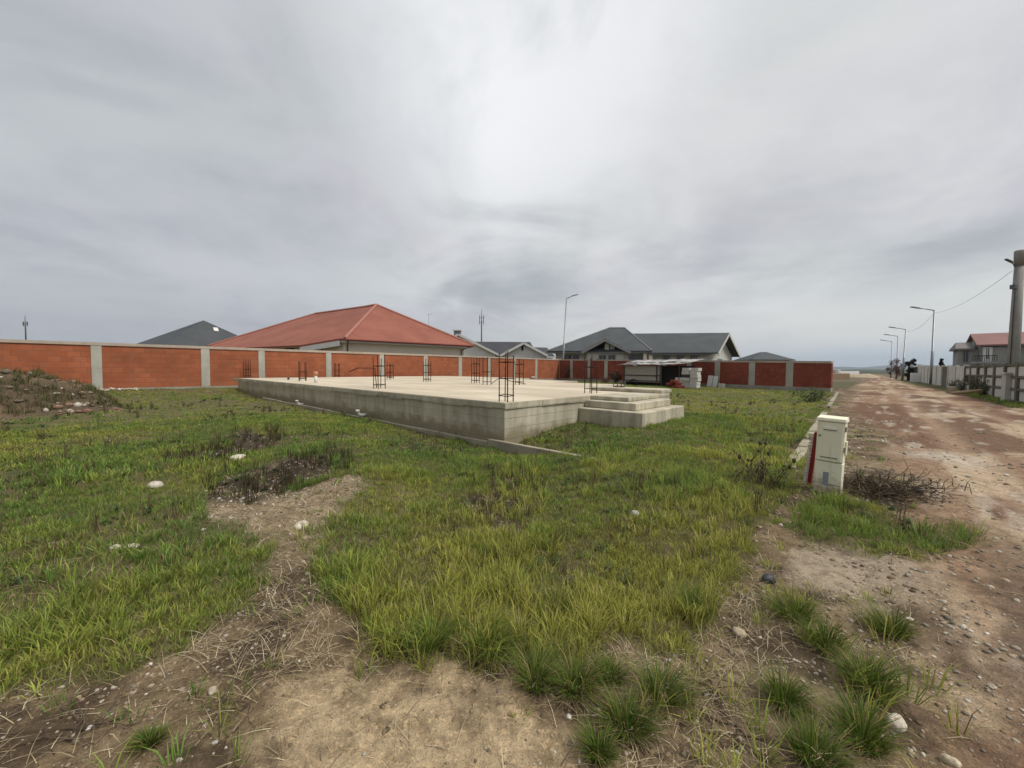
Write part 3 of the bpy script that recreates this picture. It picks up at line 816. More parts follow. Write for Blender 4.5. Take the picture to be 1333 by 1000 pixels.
# ------------------------------------------------------------------ foundation
ZT = .68
def foundation():
    t = thing('house_foundation', S(-4.9, 5.06, 0), -TH, 'raised concrete house foundation slab with steps on the lawn', 'foundation')
    loc = [(s + 4.9, tt - 5.06) for s, tt in SLAB][::-1]
    # outline counter-clockwise: check
    ar = sum(loc[i][0] * loc[(i + 1) % len(loc)][1] - loc[(i + 1) % len(loc)][0] * loc[i][1] for i in range(len(loc)))
    if ar < 0: loc = loc[::-1]
    n = len(loc)
    import bmesh
    o = MB().prism(loc, -.5, ZT - .02).build('foundation_wall', M['slab_side'], t)
    o2 = MB().prism([(x * 1.0, y) for x, y in loc], ZT - .018, ZT).build('slab_top', M['slab_top'], t)
    # thin edge lip, slightly proud, left by the formwork
    e = MB(); u = -21.2
    while u < .02:
        w_ = min(random.uniform(.25, .9), .036 - u); a_, b_ = random.uniform(.016, .038), random.uniform(.10, .14)
        e.box((u, -a_, ZT - b_), (u + w_, -.003, ZT - random.uniform(.003, .014))); u += w_
    u = -.003
    while u < 2.90:
        w_ = min(random.uniform(.25, .7), 2.92 - u); a_, b_ = random.uniform(.016, .038), random.uniform(.10, .14)
        e.box((.003, u, ZT - b_), (a_, u + w_, ZT - random.uniform(.003, .014))); u += w_
    e.build('formwork_lip', M['slab_side'], t)
    lo = lambda s, tt: (s + 4.9, tt - 5.06)
    def blk(s0, t0, s1, t1, z0, z1, nm, mt):
        a, b = lo(s0, t0), lo(s1, t1)
        MB().box((a[0], a[1], z0), (b[0], b[1], z1)).build(nm, mt, t, bevel=.02)
    blk(-4.899, 7.5, -3.36, 9.9, -.4, .42, 'step', M['step'])
    blk(-4.897, 7.75, -3.62, 9.7, .421, .585, 'step', M['step'])
    blk(-4.895, 8.0, -3.92, 10.4, .586, ZT + .003, 'landing', M['step'])
    blk(-6.1, 10.0, -3.97, 10.7, ZT + .004, ZT + .10, 'kerb', M['step'])
    return t
foundation()
p0, p1 = S(-20, 4.99, 0), Pz(788, 600, -.03)
d = p1 - p0; L = d.length
kt = MB(); nk = 14
for i in range(nk):
    a, b = L * i / nk, L * (i + 1) / nk - .004
    z = (-.075 if b < L - 2.2 else -.035) + .02 * random.random(); kt.box((a, -.045, -.4), (b, .045, z))
o = kt.build('concrete_strip', M['kerb'], bevel=.01); o.location = (p0.x, p0.y, 0); o.rotation_euler = (0, 0, math.atan2(d.y, d.x))
tag(o, 'narrow pale concrete strip at ground level along the foundation, running past its near corner', 'kerb')

def rebar(px, py, hgt, side, label, bend=0.0):
    p = Pz(px, py, ZT)
    t = thing('rebar_cage', p, -TH + random.uniform(-.2, .2), label, 'rebar', 'starter bars standing on the slab')
    hs = side / 2; r = .0075 + .00045 * p.y
    tops = []
    for a, b in ((-1, -1), (1, -1), (1, 1), (-1, 1)):
        lx, ly = random.uniform(-.02, .02), random.uniform(-.02, .02)
        h = hgt * random.uniform(.9, 1.04)
        MB().tube([(a * hs, b * hs, -.05), (a * hs + lx * .4, b * hs + ly * .4, h * .5), (a * hs + lx, b * hs + ly, h)], r, 6).build('vertical_bar', M['rust'], t, smooth=True)
    z = .12
    while z < hgt * .82:
        w = hs + r; q = r * .75; j = random.uniform(-.02, .02)
        MB().tube([(-w, -w, z), (w, -w, z + j), (w, w, z), (-w, w, z - j), (-w, -w, z)], q, 5).build('stirrup', M['rust'], t)
        z += random.uniform(.26, .40)
    return t
for a in [(659, 523, .92, .19, 'tall rusty rebar cage at the near corner of the slab'),
          (494, 506, 1.0, .24, 'rusty rebar cage on the near slab edge, left of the corner cage'),
          (322, 491.8, 1.05, .26, 'rusty rebar cage at the far left corner of the slab'),
          (394, 496, .95, .26, 'rebar cage near the left slab edge beside the white pipe'),
          (439, 491, 1.0, .24, 'faint rebar cage far back on the slab against a wall post'),
          (508, 494, .95, .24, 'rebar cage behind the left edge cage, in front of an orange panel'),
          (556, 497, 1.05, .24, 'rebar cage on the slab in front of the middle wall post'),
          (619, 499, 1.1, .24, 'rebar cage in mid slab left of the corner cage, with a loose bent rod'),
          (634, 501, 1.05, .22, 'second rebar cage in mid slab, close beside the one with a loose rod'),
          (676, 501, 1.0, .22, 'thin rebar cage in mid slab right of the corner cage'),
          (769, 512, .95, .22, 'rebar cage on the slab edge just left of the steps'),
          (806, 508.5, .24, .22, 'short stub of rebar cut low behind the steps')]:
    rebar(*a)
q = Pz(640, 500, ZT); o = MB().tube([(0, 0, .02), (.35, -.1, .28), (.75, -.2, .14), (1.4, -.25, .02)], .014, 6).build('bent_rod', M['rust'], smooth=True)
o.location = q; tag(o, 'bent rusty rod lying on the slab beside the middle cages', 'rod')
q = Pz(484, 505, ZT); o = MB().tube([(-.75, .1, .50), (-.45, .05, .62), (.1, 0, .62), (.15, 0, 0)], .014, 6).build('bent_rod', M['rust'], smooth=True)
o.location = q; tag(o, 'bent rusty rod sticking out left from the near edge cage', 'rod')
q = Pz(411, 498.5, ZT); t = thing('vent_pipe', q, 0, 'short white plastic pipe with a salmon cap standing on the slab', 'pipe')
MB().tube([(0, 0, -.03), (0, 0, .36)], .062, 14).build('pipe', M['pvc'], t, smooth=True)
MB().tube([(0, 0, .30), (0, 0, .44), (0, 0, .46)], [.085, .085, .07], 14).build('cap', M['orange_pvc'], t, smooth=True)
q = Pz(375.5, 494.5, ZT); o = MB().tube([(0, 0, -.02), (0, 0, .13)], .05, 10).build('pipe_stub', M['blackp'], smooth=True); o.location = q
tag(o, 'small black pipe stub on the slab near its left edge', 'pipe')
def elbow(px, py, label):
    u = col_on_line(px, S(-26.1, 5.3), S(-4.9, 5.06)); a = S(-26.1, 5.3).lerp(S(-4.9, 5.06), u)
    z = P(px, py, a.y).z
    t = thing('drain_elbow', (a.x, a.y, z), -TH, label, 'pipe', 'drain pipes coming out of the foundation')
    MB().tube([(0, .1, 0), (0, -.12, 0), (0, -.2, .02), (0, -.24, .1), (0, -.24, .13)], .045, 12).build('pipe', M['pvc'], t, smooth=True)
    MB().tube([(0, -.24, .10), (0, -.24, .16)], .055, 12).build('collar', M['pvc'], t, smooth=True)
elbow(395, 526, 'white plastic drain elbow at the far left part of the foundation side')
elbow(476, 540, 'white plastic drain elbow near the middle of the foundation side')
q = Pz(694, 492, ZT); o = MB().box((-.13, -.1, -.01), (.13, .1, .11)).build('white_block', M['blockp'], bevel=.02); o.location = q
tag(o, 'tiny white block lying at the back edge of the slab', 'block')

# ------------------------------------------------------------------ kerb along the road
ka, kb = S(-.75, 6.2), S(-1.45, 31.0)
d = kb - ka; L = d.length; km = MB(); u = 0
while u < L:
    w = min(1.0, L - u); z = .005 + .035 * random.random(); km.box((u, -.07, -.3), (u + w - .015, .07, z)); u += w
o = km.build('kerb', M['kerb'], bevel=.012); o.location = ka; o.rotation_euler = (0, 0, math.atan2(d.y, d.x))
tag(o, 'low pale concrete kerb between the lawn and the dirt road', 'kerb')

# ------------------------------------------------------------------ meter cabinet
cb = G(1077, 641); cb.z = H(cb.x, cb.y)
t = thing('meter_cabinet', cb, R_(-49), 'cream plastic electricity meter cabinet standing at the road edge', 'cabinet')
t.rotation_euler = (0, R_(1.6), R_(-49))
w, dp, ht = .112, .062, .80
MB().box((-w, -dp, -.12), (w, dp, .33)).build('pedestal', M['cab'], t, bevel=.008)
MB().box((-w, -dp, .334), (w, dp, ht - .045)).build('body', M['cab'], t, bevel=.008)
dr = MB().box((-w + .012, -dp - .012, .345), (w - .012, -dp - .001, ht - .055)).build('door', M['cab'], t, bevel=.006)
MB().box((-w * .62, -dp - .017, .375), (w * .62, -dp - .0125, .385)).build('ledge', M['cab_seam'], dr)
MB().box((-w * .50, -dp - .022, ht - .13), (w * .45, -dp - .0125, ht - .105)).build('handle', M['cab'], dr, bevel=.003)
MB().box((-w * .50, -dp - .0215, ht - .137), (w * .45, -dp - .0125, ht - .131)).build('handle_slot', M['cab_seam'], dr)
MB().add([(-w - .012, -dp - .025, ht - .045), (w + .012, -dp - .025, ht - .045), (w + .012, dp + .012, ht - .045), (-w - .012, dp + .012, ht - .045),
          (-w - .006, -dp - .018, ht - .012), (w + .006, -dp - .018, ht - .012), (w + .004, dp, ht + .004), (-w - .004, dp, ht + .004)],
         [(0, 3, 2, 1), (4, 5, 6, 7), (0, 1, 5, 4), (1, 2, 6, 5), (2, 3, 7, 6), (3, 0, 4, 7)]).build('hood', M['cab'], t, bevel=.006)
MB().box((-.036, -dp - .004, .085), (.010, -dp - .0008, .225)).build('label_plate', M['label_grey'], t)
MB().tube([(-.085, -dp - .0125, .60), (-.085, -dp - .019, .60)], .011, 12).build('lock', M['steel'], t)
MB().box((w + .001, -.02, .42), (w + .016, .03, .56)).build('side_box', M['cab'], t, bevel=.004)
for z in (.45, .66): MB().tube([(w + .004, -dp + .01, z), (w + .004, -dp + .01, z + .05)], .008, 8).build('hinge', M['cab_seam'], t)
MB().box((-w + .002, -dp - .003, .10), (w - .002, -dp - .0008, .106)).build('seam', M['cab_seam'], t)
# the ribbed red sheet leaning behind it
rp = G(1051, 631)
t = thing('ribbed_sheet', (rp.x, rp.y, H(rp.x, rp.y)), R_(-52), 'narrow red sheet with pale ribbed edge leaning behind the cream cabinet', 'sheet')
t.rotation_euler = (0, R_(5), R_(-45))
MB().box((-.005, -.02, -.04), (.030, .06, .60)).build('red_face', M['redp'], t, bevel=.004)
rb = MB()
for i in range(17):
    z = .02 + i * .034
    rb.box((-.046 + .003 * (i % 3), -.012, z), (-.006, .05, z + .016))
rb.build('ribs', M['pale_rib'], t)

# ------------------------------------------------------------------ weeds and brush
def twig(mb, p, d, L, r, depth, spread=.6, droop=0.0):
    pts = [Vector(p)]; d = Vector(d).normalized()
    for i in range(4):
        d = (d + Vector((random.gauss(0, .16), random.gauss(0, .16), random.gauss(0, .12) - droop))).normalized()
        pts.append(pts[-1] + d * L / 4)
        if depth > 0 and i >= 1 and random.random() < .75:
            e = (d + Vector((random.gauss(0, spread), random.gauss(0, spread), random.gauss(.1, .35)))).normalized()
            twig(mb, pts[-1], e, L * random.uniform(.35, .6), r * .6, depth - 1, spread, droop)
    mb.tube(pts, [r, r * .85, r * .7, r * .5, r * .3], 5, False)
    return pts[-1]
wp = G(990, 628)
t = thing('dead_weed', (wp.x, wp.y, H(wp.x, wp.y)), 0, 'dark dead thistle with seed heads standing left of the cream cabinet', 'weed')
st_, hd = MB(), []
for k in range(9):
    a = random.uniform(0, 6.28); e = Vector((math.cos(a) * .6, math.sin(a) * .6, 1))
    b = Vector((random.uniform(-.12, .12), random.uniform(-.12, .12), 0))
    end = twig(st_, b, e, random.uniform(.28, .55), .005, 2)
    v_ = ICO1 * random.uniform(.018, .03)
    hd.append(MB().add([Vector(q_) + end for q_ in v_ * np.array((.8, .8, 1.2))], [tuple(f_) for f_ in ICOF1]))
st_.build('stem', M['weed'], t); [h_.build('seed_head', M['weed'], t) for h_ in hd]
# dead leaves of the thistle
lv = []
for k in range(160):
    a = random.uniform(0, 6.28); rr = random.uniform(0, .3)
    lv.append((math.cos(a) * rr, math.sin(a) * rr, random.uniform(.0, .2)))
lv = np.array(lv); n = len(lv)
v, c, f, l = blades(lv, rng.uniform(0, 6.28, n), rng.uniform(.04, .11, n), rng.uniform(.01, .022, n), rng.uniform(.6, 3, n), np.array((.07, .06, .035)) * rng.uniform(.6, 1.5, (n, 1)))
np_mesh('leaves', v, f, l, M['straw'], c, parent=t)
bp = G(1150, 640)
t = thing('brush_pile', (bp.x, bp.y, H(bp.x, bp.y)), 0, 'heap of dry brown twigs and dead stalks right of the cabinet', 'brush pile')
mb = mb2 = MB()
for k in range(230):
    b = Vector((random.gauss(-.06, .20), random.gauss(.0, .14), random.uniform(0, .10)))
    a = random.uniform(0, 6.28)
    twig(mb if k % 3 else mb2, b, (math.cos(a), math.sin(a), random.uniform(-.15, .38)), random.uniform(.12, .34), random.uniform(.003, .006), 1, .5, .04)
tag(mb.build('twigs', M['brush'], t), kind='stuff')
v = np.stack([rng.normal(0, .26, 420), rng.normal(0, .16, 420), rng.uniform(.0, .14, 420)], 1)
v, c, f, l = blades(v, rng.uniform(0, 6.28, 420), rng.uniform(.05, .18, 420), rng.uniform(.006, .014, 420), rng.uniform(.4, 4, 420), np.array((.15, .115, .07)) * rng.uniform(.3, 1.4, (420, 1)))
np_mesh('dead_leaves', v, f, l, M['straw'], c, parent=t)
rp = G(1190, 640); o = MB(); single_stone(1192, 642, .075, (.03, .03, .036), 'black plastic scrap lying on the right end of the brush heap', 'plastic scrap', M['blackp'], (.7, .9), name='plastic_scrap')
# twiggy dead stalks on the bare soil
def stalks(px, py, n, L, label):
    p = G(px, py); mb = MB()
    for k in range(n):
        a = random.uniform(0, 6.28)
        twig(mb, (random.gauss(0, .03), random.gauss(0, .03), .005), (math.cos(a), math.sin(a), random.uniform(.02, .35)), L * random.uniform(.5, 1.2), .0022, 1, .5, .05)
    o = mb.build('dead_stalks', M['brush']); o.location = p
    tag(o, label, 'dead stalks', 'dead stalks on the bare soil')
stalks(932, 905, 22, .17, 'fan of dry stalks right of the lower tuft cluster')
stalks(305, 930, 16, .16, 'dry stalks lying on gravelly soil at the lower left')
stalks(355, 815, 14, .18, 'dry stalks in front of the left lawn')
stalks(90, 955, 20, .16, 'bleached dry stalks near the lower left corner')
stalks(965, 965, 16, .16, 'brown stalks on the mud at the bottom right of the cluster')
stalks(660, 660, 26, .22, 'dark brown weed stalks in the middle of the lawn')
stalks(1165, 722, 16, .22, 'broken twigs in front of the brush heap')

# ------------------------------------------------------------------ rubble mound at the far left
mp = G(18, 545)
t = thing('rubble_mound', (mp.x - 1.6, mp.y + 1.6, 0), -.1, 'grassy heap of soil and broken brick at the far left', 'mound')
n = 90; gx, gy = np.meshgrid(np.linspace(-4.2, 4.8, n), np.linspace(-2.6, 2.6, n // 2), indexing='ij')
x, y = gx.ravel(), gy.ravel()
def mound_h(x, y):
    e = np.clip(1 - ((x + .6) / 2.6) ** 2 - (y / 2.0) ** 2, 0, 1)
    e2 = np.clip(1 - ((x - 1.0) / 1.7) ** 2 - ((y + .1) / 1.5) ** 2, 0, 1)
    return np.maximum(1.15 * e ** .8, .40 * e2 ** .8) * (.65 + .7 * fbm(x * 1.4, y * 1.4, 131, 4)) + (fbm(x * 6, y * 6, 133, 2) - .5) * .10
z = mound_h(x, y) - .12
edge = (np.abs(x - .3) > 4.4) | (np.abs(y) > 2.55)
z[edge] = -.3
c = np.repeat(np.array([[.10, .075, .045]]), len(x), 0); w = sstep(.42, .6, fbm(x * 1.2, y * 1.2, 137, 3))[:, None]
c = c * (1 - w) + np.array([[.17, .12, .075]]) * w
i, j = np.meshgrid(np.arange(n - 1), np.arange(n // 2 - 1), indexing='ij'); k = n // 2
q = np.stack([i * k + j, (i + 1) * k + j, (i + 1) * k + j + 1, i * k + j + 1], -1).reshape(-1)
np_mesh('soil_heap', np.stack([x, y, z], 1), q, np.full((n - 1) * (k - 1), 4), M['ground'], c, True, t)
sx, sy = rng.uniform(-3, 4, 260), rng.uniform(-1.9, 1.6, 260); sz_ = mound_h(sx, sy)
ok = sz_ > .08; sx, sy, sz_ = sx[ok], sy[ok], sz_[ok]; n = len(sx)
pal = np.array([(.21, .12, .085), (.42, .36, .28), (.27, .17, .12), (.50, .45, .38), (.20, .155, .11)])
v, c, f, l = stones(sx, sy, sz_ - .10, .03 + .12 * rng.random(n) ** 2.5, pal[rng.integers(0, 5, n)], (.4, .8), ICO1, ICOF1)
tag(np_mesh('broken_bricks', v, f, l, M['stone'], c, False, t), kind='stuff')
gx, gy = rng.uniform(-3.2, 3, 2600), rng.uniform(-2.1, 1.9, 2600); hh = mound_h(gx, gy)
ok = (hh > .05) & (fbm(gx * 1.6, gy * 1.6, 139, 3) > .52); gx, gy, hh = gx[ok], gy[ok], hh[ok]; n = len(gx)
kk = np.repeat(np.arange(n), 7); N = len(kk)
pos = np.stack([gx[kk] + rng.normal(0, .03, N), gy[kk] + rng.normal(0, .03, N), hh[kk] - .13], 1)
cc = np.array([(.08, .095, .03), (.12, .12, .04), (.15, .12, .06)])[rng.integers(0, 3, n)][kk] * rng.uniform(.6, 1.2, (N, 1))
v, c, f, l = blades(pos, rng.uniform(0, 6.28, N), rng.uniform(.08, .26, N), rng.uniform(.008, .014, N), np.abs(rng.normal(.4, .4, N)), cc, cc * 1.2, True)
tag(np_mesh('mound_grass', v, f, l, M['blade'], c, False, t), kind='stuff')
# broken stones along the foot of the left wall
tt = rng.uniform(-6.5, 1.2, 240); ss = -26.9 + np.abs(rng.normal(0, .35, 240)) + .1
pts = np.array([S(a, b)[:2] for a, b in zip(ss, tt)])
pal2 = np.array([(.56, .46, .38), (.48, .44, .38), (.45, .28, .19), (.62, .56, .48)])
v, c, f, l = stones(pts[:, 0], pts[:, 1], height(pts[:, 0], pts[:, 1]) + .05, rng.uniform(.03, .12, 240), pal2[rng.integers(0, 4, 240)], (.4, .9), ICO1, ICOF1)
tag(np_mesh('wall_rubble', v, f, l, M['stone'], c), 'pale rubble strewn along the foot of the orange brick wall', 'rubble', kind='stuff')

# ------------------------------------------------------------------ shed and things by the back wall
def on_back(px, off):           # point in front of the back wall
    d = (WE - WC).normalized(); nrm = Vector((d.y, -d.x, 0))
    if nrm.dot(-WC) < 0: nrm = -nrm
    a_, b_ = WC + nrm * off, WE + nrm * off
    return a_.lerp(b_, col_on_line(px, a_, b_))
dB = (WE - WC).normalized(); YB = math.atan2(dB.y, dB.x)
a, b = on_back(811, 3.6), on_back(886, 3.6)
d = b - a; L = d.length; yaw = math.atan2(d.y, d.x)
t = thing('lumber_shed', a, yaw, 'low grey board shed roofed with tattered sheets in front of the back wall', 'shed')
zt = P(830, 474, a.lerp(b, .3).y).z
MB().box((.05, .06, .30), (L * .66, 2.2, zt - .16)).build('board_wall', M['planks'], t)
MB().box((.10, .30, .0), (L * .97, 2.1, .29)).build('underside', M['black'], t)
fr = MB()
for u in (.02, .62, .70, .98): fr.box((L * u - .03, -.02, 0), (L * u + .03, .05, zt - .06))
for z in (.42, .86): fr.box((.02, -.015, z - .03), (L * .68, .045, z + .03))
fr.build('frame', M['weed'], t)
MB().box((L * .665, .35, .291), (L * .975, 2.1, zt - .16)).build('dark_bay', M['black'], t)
rm = MB()
u = -.35
while u < L + .2:
    w_ = random.uniform(.55, 1.0)
    for row, (ya, yb, lift) in enumerate(((-.32, 1.15, 0), (.95, 2.5, .06))):
        ya += random.uniform(-.10, .10); tilt = random.uniform(-.05, .05); za = zt - .03 + .10 * ya + lift + random.uniform(-.02, .05); zb = zt - .03 + .15 * yb + lift
        q4 = [(u - .06, ya, za - tilt), (u + w_ + .08, ya + random.uniform(-.07, .07), za + tilt), (u + w_ + .08, yb, zb + tilt), (u - .06, yb, zb - tilt)]
        rm.roof([[Vector(a_) for a_ in q4]], .025)
    u += w_
for k_ in range(7):
    u = random.uniform(0, L); y_ = random.uniform(0, 1.6); rm.obox((u, y_, zt + .05 + .13 * y_), (random.uniform(.2, .5), .06, .04), Matrix.Rotation(random.uniform(-.5, .5), 3, 'Z'))
rm.build('tattered_roof', M['tarp'], t)
MB().tube([(1.15 + .42 * math.cos(q_), -.06, .08 + .42 * math.sin(q_)) for q_ in np.linspace(0, math.pi, 14)], .05, 8).build('wheel_arch', M['blackp'], t, smooth=True)
# pale blocks stacked at the shed's end
def block_stack():
    p = on_back(896, 3.4)
    t = thing('block_stack', p, YB, 'stack of pale aerated concrete blocks at the right end of the shed', 'block stack')
    z = .02
    for row in range(6):
        for c_ in range(3):
            if row >= 3 and c_ == 0: continue
            if row == 3 and c_ == 1: continue
            j = random.uniform(-.05, .05); e = random.uniform(-.06, .06)
            MB().box((-.95 + c_ * .62 + j, -.25 + e, z), (-.37 + c_ * .62 + j, .22 + e, z + .235)).build('block', M['blockp'], t, bevel=.015)
        z += .243
block_stack()
p = on_back(878, 4.6)
t = thing('brick_pile', p, YB, 'small pile of red bricks beside the steps and shed', 'brick pile')
for b_ in range(34):
    lay = 0 if b_ < 16 else 1 if b_ < 27 else 2
    sp_ = (.62, .45, .25)[lay]
    MB().obox((random.uniform(-sp_, sp_), random.uniform(-.28, .28) * (1 - lay * .25), .09 + lay * .19 + random.uniform(-.02, .04)), (.12, .09, .085),
              Matrix.Rotation(random.uniform(0, 3.1), 3, 'Z') @ Matrix.Rotation(random.uniform(-.3, .3), 3, 'X')).build('brick', M['brick_b'], t, bevel=.008)
def board(px, off, w, h, lean, label):
    p = on_back(px, off); t = MB().box((-w / 2, -.03, -.02), (w / 2, .03, h)).build('white_board', M['white'], bevel=.008)
    t.location = p; t.rotation_euler = (R_(-lean), 0, YB); tag(t, label, 'board', 'white boards leaning on the back wall')
board(923.5, .62, .36, .92, 13, 'white board leaning on the back wall, left of two')
board(930.5, .58, .36, .88, 12, 'white board leaning on the back wall, right of two, by the post')
p = on_back(940, .7); o = MB().box((-.22, -.15, -.02), (.22, .15, .30)).build('white_block', M['blockp'], bevel=.02); o.location = p; o.rotation_euler = (0, 0, YB + .2)
tag(o, 'single white block on the grass beside the leaning boards', 'block')

# leafy plants: crown of many small leaves on a stem
def leafy(name, loc, hgt, rad, nl, pal, label, cat, shape='round', trunk_h=.2, lw=.03, group=None, trunk_r=.03):
    t = thing(name, loc, random.uniform(0, 6.28), label, cat, group)
    mb = MB(); mb.tube([(0, 0, -.1), (.02, .01, hgt * .5), (0, 0, hgt * .9)], [trunk_r, trunk_r * .7, trunk_r * .2], 7)
    for k in range(10):
        a = random.uniform(0, 6.28); z0 = hgt * random.uniform(trunk_h, .8)
        e = rad * random.uniform(.4, .8) * (1 if shape != 'cone' else (1.1 - z0 / hgt))
        mb.tube([(0, 0, z0), (math.cos(a) * e * .5, math.sin(a) * e * .5, z0 + e * .35), (math.cos(a) * e, math.sin(a) * e, z0 + e * .55)], [trunk_r * .4, trunk_r * .25, trunk_r * .1], 5, False)
    mb.build('trunk', M['bark'], t, smooth=True)
    nc = 26; cl = []
    while len(cl) < nc:
        z_ = random.uniform(trunk_h, 1.0)
        prof = {'round': math.sqrt(max(0, 1 - ((z_ - (trunk_h + 1) / 2) / ((1 - trunk_h) / 2 + 1e-6)) ** 2)), 'cone': (1.05 - z_) * 1.0 + .08, 'club': .55 + .45 * z_}[shape]
        a = random.uniform(0, 6.28); q_ = math.sqrt(random.random()) * prof * rad * .85
        cl.append((math.cos(a) * q_, math.sin(a) * q_, z_ * hgt, random.uniform(.16, .34) * rad, random.uniform(.7, 1.25)))
    cl = np.array(cl); k = rng.integers(0, nc, nl)
    off = rng.normal(0, 1, (nl, 3)); off /= np.linalg.norm(off, axis=1, keepdims=True)
    off *= (rng.random((nl, 1)) ** .5) * cl[k, 3][:, None]
    pos = cl[k, :3] + off
    c = np.array(pal)[rng.integers(0, len(pal), nl)] * cl[k, 4][:, None] * rng.uniform(.75, 1.2, (nl, 1))
    v, c, f, l = blades(pos, rng.uniform(0, 6.28, nl), rng.uniform(.8, 1.8, nl) * lw * 2, np.full(nl, lw), np.abs(rng.normal(.8, .8, nl)), c, c * 1.1, True)
    np_mesh('crown', v, f, l, M['needle'], c, parent=t)
    return t
DK = [(.020, .026, .014), (.032, .038, .018), (.045, .048, .022)]
p = on_back(802, 3.2); leafy('shrub', p, 1.15, .75, 1500, [(.05, .04, .028), (.035, .035, .02), (.075, .055, .035)], 'dark tangled shrub at the left end of the shed', 'shrub', lw=.035)
u = col_on_line(722, WA, WC); p = WA.lerp(WC, u) + Vector((CT, -ST, 0)) * 1.6; leafy('shrub', (p.x, p.y, 0), 1.75, .55, 900, [(.09, .085, .04), (.06, .055, .03)], 'small brownish bush in the corner of the two brick walls', 'shrub', lw=.035)
p = on_back(788, 2.0); leafy('shrub', p, .55, .8, 700, [(.14, .06, .04), (.07, .05, .03)], 'low reddish scrub heap left of the shed', 'shrub', trunk_h=.05, lw=.03)
p = G(1055, 522); leafy('shrub', p, .42, .75, 1000, [(.06, .085, .035), (.08, .10, .04)], 'low leafy weed clump at the end of the back wall', 'shrub', trunk_h=.02, lw=.025, trunk_r=.012)

# ------------------------------------------------------------------ houses behind the walls
def shrink(poly, f):
    c = sum((Vector(p) for p in poly), Vector()) / len(poly); return [c + (Vector(p) - c) * f for p in poly]
def window(parent, org, c, w, h, yaw, fmat=None, proud=.03):
    q = Matrix.Rotation(yaw, 3, 'Z')
    f = MB(); c = Vector(c)
    for dx_, dz_, a, b in ((-w / 2, 0, .05, h / 2 + .05), (w / 2, 0, .05, h / 2 + .05), (0, -h / 2, w / 2, .05), (0, h / 2, w / 2, .05), (0, 0, .03, h / 2)):
        f.obox(c + q @ Vector((dx_, 0, dz_)), (a, proud + (.004 if a > .05 else 0), b), q)
    fo = f.build('window', fmat or M['trim'], parent, org)
    MB().obox(c, (w / 2, proud - .012, h / 2), q).build('pane', M['glass'], fo, (0, 0, 0) if False else org)
    return fo

def red_house():
    ez = 3.7
    N, Rr, Cc = Pz(449, 440.5, ez), Pz(617, 449.5, ez), Pz(272, 450, ez)
    A, B = P(490, 397, 39.5), P(411, 408.5, 46.7)
    F = Rr + (Cc - N)
    A2 = A + (B - A) * .16; A2.z = A.z - .03
    org = Vector((N.x, N.y, 0)); t = thing('bungalow', org, 0, 'cream bungalow under a large red tiled hip roof behind the orange wall', 'house')
    polys = [[N, Rr, A], [Cc, N, A, A2, B], [F, Cc, B], [Rr, F, B, A2, A]]
    # lowered part of the roof over the porch
    nrm = (A - N).cross(Cc - N).normalized()
    def onp(px, py):
        d_ = ray(px, py); e = Vector((0, 0, EYE)); k_ = (N - e).dot(nrm) / d_.dot(nrm); return e + d_ * k_
    N1 = N.lerp(Cc, .03); Q1, Q2 = onp(391, 449.5), None
    Q2 = Q1 + (Cc - N) * .8
    rf = MB().roof(polys, .16).build('roof', M['red_tile'], t, org)
    MB().roof([[N1 + Vector((0, 0, .012)), N1.lerp(Cc, .97) + Vector((0, 0, .012)), Q2 + Vector((0, 0, .012)), Q1 + Vector((0, 0, .012))]], .16).build('porch_roof', M['red_tile'], t, org)
    rg = MB()
    for a_, b_ in ((N, A), (Rr, A), (A, A2), (A2, B), (B, Cc)):
        rg.tube([Vector(a_) + Vector((0, 0, .02)), Vector(b_) + Vector((0, 0, .02))], .13, 6)
    rg.build('ridge_tiles', M['ridge_tile'], rf, org)
    base = [N, Rr, F, Cc]; wl = shrink(base, .93)
    MB().prism([(p.x, p.y) for p in wl], 0, ez - .20).build('wall', M['cream'], t, org)
    so = shrink(base, .985); MB().prism([(p.x, p.y) for p in so], ez - .30, ez - .17).build('soffit', M['trim'], t, org)
    gt = MB()
    gt.tube([N + Vector((0, 0, -.08)), Rr + Vector((0, 0, -.08))], .09, 8); gt.build('gutter', M['red_trim'], t, org)
    fa = MB(); fa.bar(N1 - Vector((0, 0, .38)), Q1 - Vector((0, 0, .38)), .10, .42); fa.build('porch_fascia', M['trim'], t, org)
    for f_ in (.02, .97):
        p = wl[0].lerp(wl[1], f_); pp = MB()
        n_ = Vector(((Rr - N).y, -(Rr - N).x, 0)).normalized()
        q_ = p + n_ * .12
        e_ = N.lerp(Rr, f_)
        pp.tube([(e_.x, e_.y, ez - .15), (q_.x, q_.y, ez - .55), (q_.x, q_.y, .1)], .055, 7); pp.build('downpipe', M['red_trim'], t, org, True)
    Qc = Q1.lerp(Q2, .03); MB().box((Qc.x - .18, Qc.y - .18 + .6, 0), (Qc.x + .18, Qc.y + .18 + .6, Qc.z - .25)).build('column', M['trim'], t, org)
    # porch opening and window in the left side
    dl = (wl[3] - wl[0]); yw = math.atan2(dl.y, dl.x)
    c_ = wl[0].lerp(wl[3], .17); window(t, org, (c_.x, c_.y, 2.35), 1.6, 1.4, yw, M['weed'])
    c_ = wl[0].lerp(wl[3], .36); window(t, org, (c_.x, c_.y, 2.35), 1.3, 1.4, yw, M['weed'])
    an = P(558, 410, 43); MB().tube([(an.x, an.y, an.z - 1.2), (an.x, an.y, an.z + .1)], .014, 5).bar((an.x - .25, an.y, an.z + .02), (an.x + .45, an.y, an.z + .1), .018).build('aerial', M['dsteel'], t, org)
red_house()

